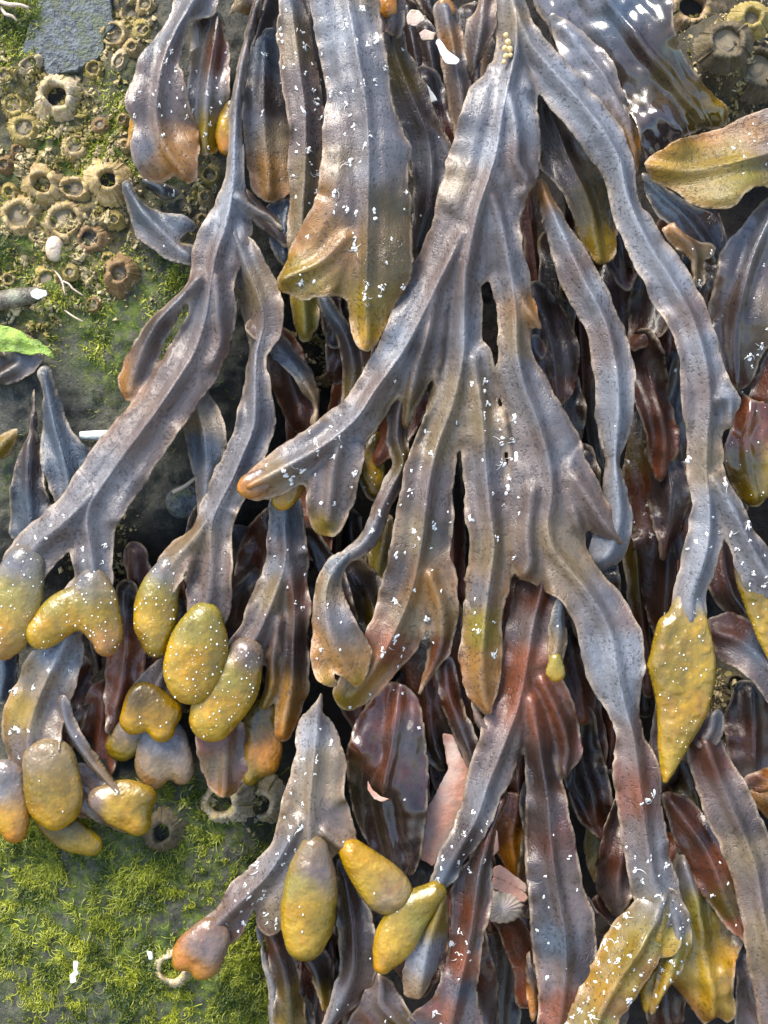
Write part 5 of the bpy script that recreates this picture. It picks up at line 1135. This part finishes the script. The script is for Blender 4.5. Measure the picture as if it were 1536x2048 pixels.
# lower centre
frond('dark red blade with deep folds above the wet hollow at the bottom', [B(poly=[(792, 1365), (838, 1400), (850, 1480), (856, 1590), (846, 1680), (832, 1740), (800, 1752), (760, 1720), (720, 1670), (694, 1590), (694, 1510), (715, 1440), (752, 1395)], spine=[(800, 1370, 40), (785, 1480, 54), (765, 1600, 34), (790, 1740, 24)], h=42, pig='B', cols=[(770, 1420, 'R'), (720, 1480, 'B'), (810, 1460, 'K'), (770, 1520, 'B'), (720, 1570, 'D'), (800, 1600, 'D'), (830, 1690, 'K')], wet=0.7, rough=18, wr=4, tufts=10)])
frond('grey-brown plant with three swollen tan tips at the bottom', [
    B(poly=[(648, 1375), (625, 1405), (600, 1440), (592, 1490), (582, 1540), (570, 1590), (556, 1640), (540, 1690), (505, 1730), (465, 1765), (430, 1815), (385, 1850), (380, 1880), (420, 1900), (460, 1890), (490, 1862), (508, 1820), (515, 1850), (540, 1870), (570, 1850), (600, 1780), (650, 1740), (675, 1712), (690, 1725), (720, 1730), (735, 1705), (712, 1670), (700, 1630), (690, 1590), (690, 1550), (684, 1500), (670, 1455), (650, 1420)], spine=[[(640, 1390, 62), (630, 1500, 76), (620, 1620, 84), (620, 1740, 84)], [(600, 1640, 82), (540, 1740, 76), (470, 1810, 68), (400, 1880, 60)], [(650, 1660, 82), (710, 1710, 80)]], h=78, pig='W', cols=[(640, 1400, 'G'), (620, 1460, 'L'), (650, 1500, 'W'), (600, 1580, 'W'), (650, 1600, 'M'), (680, 1560, 'W'), (570, 1680, 'G'), (640, 1680, 'W'), (500, 1770, 'M'), (440, 1840, 'M'), (500, 1840, 'B'), (560, 1800, 'W'), (700, 1700, 'T')], cv=18, tw=0.35, wet=0.3, tufts=[(80, 420, 1420, 720, 1860)], tsize=10)],
    [B(chains=[[(628, 1700, 28), (622, 1760, 48), (616, 1830, 54), (610, 1880, 40)]], h=88, pig='Y', cols=[(640, 1710, 'M'), (600, 1740, 'E'), (600, 1780, 'Y'), (650, 1790, 'O'), (590, 1830, 'C'), (620, 1900, 'O')], fat=0.6, dots=6),
     B(chains=[[(420, 1870, 34), (385, 1900, 34), (362, 1925, 18)], [(425, 1880, 34), (410, 1925, 30), (400, 1945, 16)]], h=66, pig='A', cols=[(430, 1860, 'M'), (370, 1920, 'A'), (400, 1900, 'A'), (400, 1950, 'Y')], fat=0.6),
     B(chains=[[(705, 1705, 26), (740, 1745, 40), (775, 1780, 46), (790, 1795, 30)]], h=84, pig='T', cols=[(705, 1705, 'Y'), (730, 1740, 'C'), (770, 1760, 'W'), (760, 1800, 'C'), (790, 1800, 'O')], fat=0.6, dots=4)])
frond('tan spindle tip with an olive shoulder joined to the grey lobe', [
    B(poly=[(890, 1775), (898, 1840), (892, 1905), (866, 1960), (838, 1992), (808, 1988), (806, 1940), (830, 1870), (850, 1810)], h=72, pig='G', cols=[(880, 1800, 'O'), (860, 1880, 'L'), (830, 1970, 'W'), (820, 1988, 'T')], cv=22, wet=0.25, midrib=False)],
    [B(chains=[[(870, 1785, 22), (822, 1825, 38), (790, 1880, 40), (765, 1930, 18)]], h=82, pig='C', cols=[(870, 1785, 'O'), (840, 1810, 'E'), (810, 1860, 'C'), (770, 1920, 'Y'), (820, 1900, 'A')], fat=0.6, dots=3)])
frond('mauve and red strap running down the bottom right of the grey lobe', [B(poly=[(1005, 1580), (972, 1640), (948, 1700), (922, 1745), (905, 1785), (900, 1850), (890, 1925), (865, 1985), (830, 2020), (810, 2075), (958, 2075), (955, 1975), (966, 1880), (986, 1785), (990, 1700), (1000, 1650), (1018, 1600)], spine=[(1000, 1600, 58), (960, 1720, 64), (940, 1850, 66), (910, 2000, 62), (890, 2070, 60)], h=62, pig='M', cols=[(985, 1640, 'B'), (960, 1720, 'K'), (940, 1800, 'B'), (950, 1860, 'K'), (930, 1890, 'R'), (920, 1950, 'S'), (880, 1980, 'R'), (940, 1990, 'M'), (860, 2040, 'S')], wet=0.4, tufts=24, cv=18)])
frond('brown strap at the bottom edge left of the mauve strap', [B(poly=[(758, 1938), (800, 1985), (822, 2020), (835, 2075), (695, 2075), (718, 2010), (738, 1965)], h=50, pig='B', cols=[(770, 1970, 'M'), (740, 2030, 'B'), (790, 2040, 'V')], wet=0.4, tufts=6)])
frond('dark grey strap with white hairs in the middle of the bottom edge', [B(poly=[(676, 1712), (702, 1742), (742, 1830), (764, 1900), (742, 1980), (705, 2025), (652, 2075), (636, 2075), (660, 1990), (678, 1930), (672, 1800)], spine=[(685, 1730, 48), (705, 1860, 60), (700, 1960, 62), (645, 2070, 56)], h=56, pig='K', cols=[(700, 1780, 'D'), (720, 1850, 'D'), (680, 1900, 'K'), (680, 1980, 'G'), (720, 1980, 'B')], wet=0.4, tufts=16, tsize=9)])
frond('brown and olive strap at the bottom beside the turf', [B(poly=[(515, 1835), (560, 1838), (590, 1915), (602, 1990), (608, 2075), (545, 2075), (552, 1985), (532, 1905)], h=40, spine=[(540, 1845, 40), (575, 1960, 48), (580, 2070, 44)], pig='B', cols=[(530, 1860, 'B'), (570, 1900, 'D'), (580, 1990, 'V'), (560, 2040, 'O')], wet=0.35),
      B(ribs=[[(518, 1850, 4, 30), (530, 1910, 7, 32), (546, 1970, 9, 34), (548, 2075, 10, 34)]], pig='L', tw=0.2, midrib=False)])
frond('small dark strap with an olive point between two bottom straps', [B(poly=[(600, 1890), (655, 1905), (664, 1985), (650, 2020), (625, 1965), (605, 1920)], h=30, pig='B', cols=[(640, 1920, 'D'), (650, 2010, 'O')], wet=0.35)])
frond('dim grey scrap of frond at the bottom edge between the straps', [B(poly=[(608, 1990), (628, 2010), (640, 2075), (608, 2075)], h=10, pig='K', midrib=False, wet=0.4)])
frond('curly-edged dark strip hanging over the pink shell', [B(ribs=[[(890, 1330, 20, 40), (898, 1390, 22, 42), (915, 1440, 20, 42), (935, 1490, 22, 40), (955, 1540, 16, 36)]], pig='D', cols=[(900, 1380, 'B'), (930, 1470, 'K')], ruf=18, wet=0.4)])
frond('grey crinkled scrap curling beside the tan strap end', [B(ribs=[[(948, 1405, 6, 66), (958, 1440, 9, 66), (975, 1458, 8, 66), (990, 1464, 3, 64)]], pig='M', tw=1.4, midrib=False)])

# lower right
frond('dark grey strap entering from the right edge below the yellow tips', [B(poly=[(1412, 1242), (1450, 1226), (1500, 1236), (1590, 1290), (1590, 1470), (1540, 1410), (1485, 1345), (1442, 1322), (1424, 1290)], spine=[(1430, 1265, 40), (1490, 1290, 54), (1580, 1380, 54)], h=50, pig='K', cols=[(1450, 1250, 'B'), (1490, 1290, 'S'), (1530, 1340, 'K'), (1460, 1310, 'M')], wet=0.2, rib=8)])
frond('small curled purple lobe at the top of the long mauve strap', [B(poly=[(1378, 1462), (1400, 1450), (1425, 1420), (1446, 1420), (1452, 1455), (1430, 1490), (1395, 1495)], h=72, pig='K', cols=[(1400, 1475, 'M'), (1440, 1430, 'S')], midrib=False, cv=14, ruf=10)])
frond('long mauve strap sloping down along the lower right edge', [B(ribs=[[(1405, 1480, 30, 66), (1430, 1545, 44, 70), (1465, 1630, 48, 72), (1502, 1720, 48, 74), (1520, 1820, 42, 74), (1540, 1920, 44, 72), (1570, 2030, 50, 70)]], pig='M', cols=[(1410, 1500, 'B'), (1440, 1560, 'M'), (1480, 1620, 'K'), (1470, 1680, 'W'), (1510, 1740, 'M'), (1520, 1850, 'W'), (1550, 1950, 'M')], cv=18, rib=9, tw=0.3)])
frond('red-brown blade with white flecks left of the long mauve strap', [B(poly=[(1325, 1588), (1372, 1594), (1422, 1638), (1472, 1700), (1494, 1800), (1510, 1896), (1470, 1872), (1430, 1832), (1390, 1762), (1352, 1702), (1334, 1642)], spine=[(1340, 1600, 34), (1410, 1700, 50), (1450, 1800, 52), (1500, 1885, 44)], h=46, pig='R', cols=[(1360, 1620, 'B'), (1400, 1660, 'D'), (1440, 1700, 'R'), (1380, 1720, 'B'), (1430, 1790, 'V'), (1470, 1830, 'R')], wet=0.4, tufts=22, tsize=7)])
frond('amber yellow notched frond end at the bottom right', [B(poly=[(1355, 1700), (1395, 1765), (1440, 1828), (1490, 1880), (1470, 1925), (1462, 1970), (1466, 2020), (1452, 2046), (1430, 2030), (1408, 2050), (1380, 2012), (1340, 1962), (1345, 1900), (1340, 1820)], spine=[(1365, 1720, 30), (1395, 1830, 38), (1410, 1930, 42), (1420, 2030, 34)], h=36, pig='Y', cols=[(1365, 1740, 'G'), (1390, 1790, 'E'), (1400, 1850, 'O'), (1380, 1920, 'C'), (1400, 1980, 'Y'), (1450, 1900, 'Y'), (1470, 1880, 'W'), (1455, 2000, 'O'), (1450, 2040, 'Y'), (1380, 2000, 'T')], wet=0.45, cv=22, rough=24, tw=0.9, midrib=False)])
frond('narrow olive tip hanging beside the pale speckled tip at the bottom right', [], [B(chains=[[(1330, 1930, 14), (1300, 1975, 18), (1296, 2005, 14), (1294, 2018, 8)]], h=50, pig='O', cols=[(1295, 2010, 'Y')])])
frond('brown blade below the amber frond end in the corner', [B(poly=[(1470, 1920), (1510, 1900), (1590, 1960), (1590, 2075), (1475, 2075), (1465, 1990)], h=20, pig='D', cols=[(1500, 1980, 'K'), (1530, 2050, 'M')], wet=0.3)])
frond('brown strap scrap at the lower right edge above the corner', [B(poly=[(1485, 1560), (1510, 1542), (1590, 1545), (1590, 1580), (1520, 1585)], h=40, pig='A', cols=[(1500, 1560, 'B'), (1540, 1560, 'A')], midrib=False), B(poly=[(1505, 1590), (1590, 1585), (1590, 1660), (1545, 1650)], h=30, pig='V', cols=[(1540, 1610, 'T')], midrib=False)])
frond('small orange-brown leaf against the dark strap near the bottom centre', [B(poly=[(1055, 1890), (1068, 1930), (1080, 1990), (1068, 2040), (1058, 2030), (1050, 1960)], h=40, pig='A', cols=[(1060, 1920, 'D'), (1066, 2000, 'A')], midrib=False)])

# ------------------------------------------------------------------ shells, scraps and other small things
def thing_plate(name, label, cat, poly, hfun, thick, mat, group=None, **k):
    o = polymesh(poly, hfun, thick, mat, name, **k)
    return tag(o, label, cat, group)

thing_plate('shell_fragment', 'large pink razor shell fragment wedged in the lower central gap', 'shell', [(884, 1466), (906, 1470), (922, 1512), (950, 1548), (926, 1612), (892, 1690), (866, 1732), (824, 1708), (828, 1664), (868, 1592), (896, 1540)], lambda x, y: 14 + 0.0006 * (60 ** 2 - np.clip((x - 890) + (y - 1600) * 0.55, -60, 60) ** 2) * 6, 5, M_PINK, ser=0.6)
for k_, (pl, lb) in enumerate((([(986, 1736), (1000, 1730), (1052, 1768), (1056, 1786), (985, 1752)], 'upper pale pink striped shell sliver above the limpet'),
                               ([(985, 1754), (1000, 1756), (1056, 1790), (1052, 1808), (984, 1776)], 'lower pale pink striped shell sliver touching the limpet'),
                               ([(978, 1636), (995, 1664), (998, 1700), (984, 1716), (978, 1690)], 'pink shell splinter at the right margin of the mauve strap'))):
    thing_plate('shell_sliver', lb, 'shell', pl, lambda x, y: 30 + 0 * x, 5, M_PINK, ser=0.6)
thing_plate('shell_curl', 'small pink curl of shell stuck on the wet dark red blade', 'shell', [(735, 1560), (745, 1580), (762, 1594), (778, 1598), (764, 1604), (748, 1598), (736, 1580)], lambda x, y: 82 + 0 * x, 3, M_PINK, ser=0.3, cell=3.0)
thing_plate('shell_flake', 'white flake stuck on the straight grey stem frond', 'shell', [(870, 82), (880, 76), (894, 100), (921, 120), (914, 129), (890, 126)], lambda x, y: 128 + 0 * x, 3, M_WHITE, ser=0.6, cell=4.0)
thing_plate('shell_flake', 'pale rectangular flake in the dark gap right of the big spotted frond', 'shell', [(834, 168), (850, 164), (876, 200), (854, 208)], lambda x, y: 20 + 0 * x, 3, M_WHITE, ser=0.6, cell=4.0)
thing_plate('shell_flake', 'pinkish shell chip in the dark gap at the top edge', 'shell', [(812, 32), (822, 18), (838, 20), (852, 40), (830, 52), (816, 50)], lambda x, y: 52 + 0 * x, 4, M_CREAM, ser=0.8, cell=4.0)
thing_plate('shell_flake', 'small cream chip below the pinkish chip at the top', 'shell', [(838, 66), (850, 58), (872, 66), (866, 80), (844, 80)], lambda x, y: 46 + 0 * x, 4, M_CREAM, ser=0.8, cell=4.0)

def tube(name, label, cat, pts, mat, n=9):
    A = cr(pts, 6.0); A[:, 0], A[:, 1] = flat(A[:, 0], A[:, 1], A[:, 3]); V = []; F = []
    t = np.gradient(A[:, :2], axis=0); t /= np.linalg.norm(t, axis=1, keepdims=True)
    for i, (x, y, r, h) in enumerate(A):
        for j in range(n):
            a = 2 * math.pi * j / n
            V.append((x + t[i, 1] * r * math.cos(a), y - t[i, 0] * r * math.cos(a), h + r * math.sin(a)))
    for i in range(len(A) - 1):
        for j in range(n):
            F.append((i * n + j, i * n + (j + 1) % n, (i + 1) * n + (j + 1) % n, (i + 1) * n + j))
    F.append(tuple(range(n))); F.append(tuple(range((len(A) - 1) * n, len(A) * n)))
    V = np.array(V)
    return tag(mesh_obj(name, wall_co(*V.T), F, mat), label, cat)

tube('shell_quill', 'smooth white shell quill lying between blue-grey blades and forked plant', 'shell', [(160, 872, 9, 22), (190, 871, 10, 24), (220, 869, 9, 26), (236, 868, 7, 26), (244, 867, 2, 26)], M_WHITE)
tube('worm_tube', 'dark purple tube of a stem lying on rock at the left edge', 'stem', [(-20, 606, 20, 20), (20, 598, 20, 22), (55, 592, 18, 22), (80, 586, 12, 18)], M_DARKSHELL)
for (pts, lb) in (([(108, 540, 1.6, 24), (118, 552, 2, 27), (125, 565, 2, 28), (130, 590, 1.5, 26)], 'thin pale rootlet below the cream pebble'), ([(120, 560, 1.6, 26), (138, 568, 2, 29), (145, 577, 2, 28), (168, 592, 1.4, 24)], 'thin pale rootlet branching right below the cream pebble'), ([(128, 620, 1.6, 26), (150, 635, 2, 28), (168, 644, 1.2, 24)], 'short tan rootlet right of the dark stem'),
                  ([(-5, 2, 4, 22), (18, 9, 4.4, 25), (40, 10, 4, 24), (58, 16, 2.6, 20)], 'cream worm tube in the top left corner'), ([(2, 14, 3, 20), (10, 28, 3.6, 23), (24, 32, 3.2, 22), (34, 42, 2, 18)], 'second shorter worm tube in the top left corner'), ([(345, 985, 4, 10), (370, 972, 4, 16), (398, 950, 3, 14)], 'tan rootlet in the shaded gap beside the forked plant')):
    tube('rootlet', lb, 'rootlet', pts, M_CREAM, 6)

def blob(name, label, cat, x, y, h, rx, ry, rh, mat, sd=1, group=None):
    n, m = 16, 9; V = []; F = []
    x, y = flat(x, y, h)
    for i in range(m + 1):
        p = math.pi * i / m
        for j in range(n):
            a = 2 * math.pi * j / n; k = 1 + 0.16 * float(vnoise(np.array(j * 0.5), np.array(i * 0.5), sd))
            V.append((x + rx * k * math.sin(p) * math.cos(a), y + ry * k * math.sin(p) * math.sin(a), h + rh * k * math.cos(p)))
    for i in range(m):
        for j in range(n): F.append((i * n + j, (i + 1) * n + j, (i + 1) * n + (j + 1) % n, i * n + (j + 1) % n))
    V = np.array(V)
    return tag(mesh_obj(name, wall_co(*V.T), F, mat), label, cat, group)

def rh(x, y): return float(rock_height(np.array(float(x)), np.array(float(y))))
blob('pebble', 'smooth cream teardrop pebble under the reddish brown barnacle', 'pebble', 110, 498, rh(110, 498) + 8, 19, 27, 16, M_CREAM, 3)
blob('pebble', 'dark blue-grey pebble in the shaded gap beside the forked plant', 'pebble', 372, 1005, rh(372, 1005) + 6, 44, 36, 24, M_SLATE, 4)
thing_plate('shell_flake', 'zigzag white scrap of shell lying in the green turf', 'shell', [(146, 1922), (157, 1924), (154, 1940), (158, 1948), (150, 1952), (152, 1964), (140, 1966), (139, 1950), (148, 1944)], lambda x, y: 30 + 0 * x, 4, M_WHITE, ser=0.8, cell=3.0)
thing_plate('shell_flake', 'small pale chip right of the zigzag scrap in the turf', 'shell', [(293, 1902), (304, 1904), (306, 1918), (298, 1922)], lambda x, y: 28 + 0 * x, 4, M_WHITE, ser=0.8, cell=3.0)
thing_plate('shell_flake', 'pale blue-white chip on the crust left of the rootlets', 'shell', [(60, 584), (72, 578), (92, 580), (94, 590), (76, 598), (62, 594)], lambda x, y: 44 + 0 * x, 4, M_WHITE, ser=1.2, cell=3.0)

# egg cluster
for i, (x, y, r) in enumerate(((1012, 70, 5), (1016, 84, 6), (1010, 97, 5.5), (1020, 98, 6), (1012, 112, 5.5), (1008, 124, 4.5), (1021, 110, 4.5))):
    blob('egg', 'tiny round yellow egg clustered on the trunk of the central plant', 'egg', x, y, 176, r, r, r, M_EGG, i, 'egg cluster on the central trunk')

# limpet with radiating ribs
def limpet():
    x, y = flat(1004, 1812, 24); r_, base = root('limpet', x, y, 24, 'striped conical limpet shell below the pink slivers', 'limpet')
    V = [(0, -26, 0)]; F = []; n = 72
    for k, (rr, z) in enumerate(((0.25, 22), (0.55, 13), (0.82, 5), (1.0, -2), (0.96, -5))):
        for j in range(n):
            a = 2 * math.pi * j / n; w = rr * (1 + 0.035 * (j % 4 in (0, 1)))
            V.append((44 * w * math.cos(a), -z - 1.6 * (j % 4 in (0, 1)), 34 * w * math.sin(a)))
    for j in range(n): F.append((0, 1 + j, 1 + (j + 1) % n))
    for k in range(4):
        for j in range(n): F.append((1 + k * n + j, 1 + (k + 1) * n + j, 1 + (k + 1) * n + (j + 1) % n, 1 + k * n + (j + 1) % n))
    o = mesh_obj('shell', np.array(V) * S, F, M_CREAM, r_)
limpet()

# sea lettuce
SEED[0] += 1
rl, bl = root('sea_lettuce', -10, 668, 34, 'bright green sea lettuce ribbon at the left edge', 'sea lettuce')
su = make_blade(rl, bl, ribs=[[(-25, 676, 22, 30), (20, 678, 21, 36), (55, 690, 17, 38), (85, 698, 11, 38), (104, 712, 7, 36), (122, 732, 5, 32), (134, 750, 1, 28)]], cv=-4, rib=0, pleat=7, tw=0.9, ruf=14, ser=6.0, wr=6, midrib=False, thick=1.2)
su.obj.data.materials[0] = M_ULVA
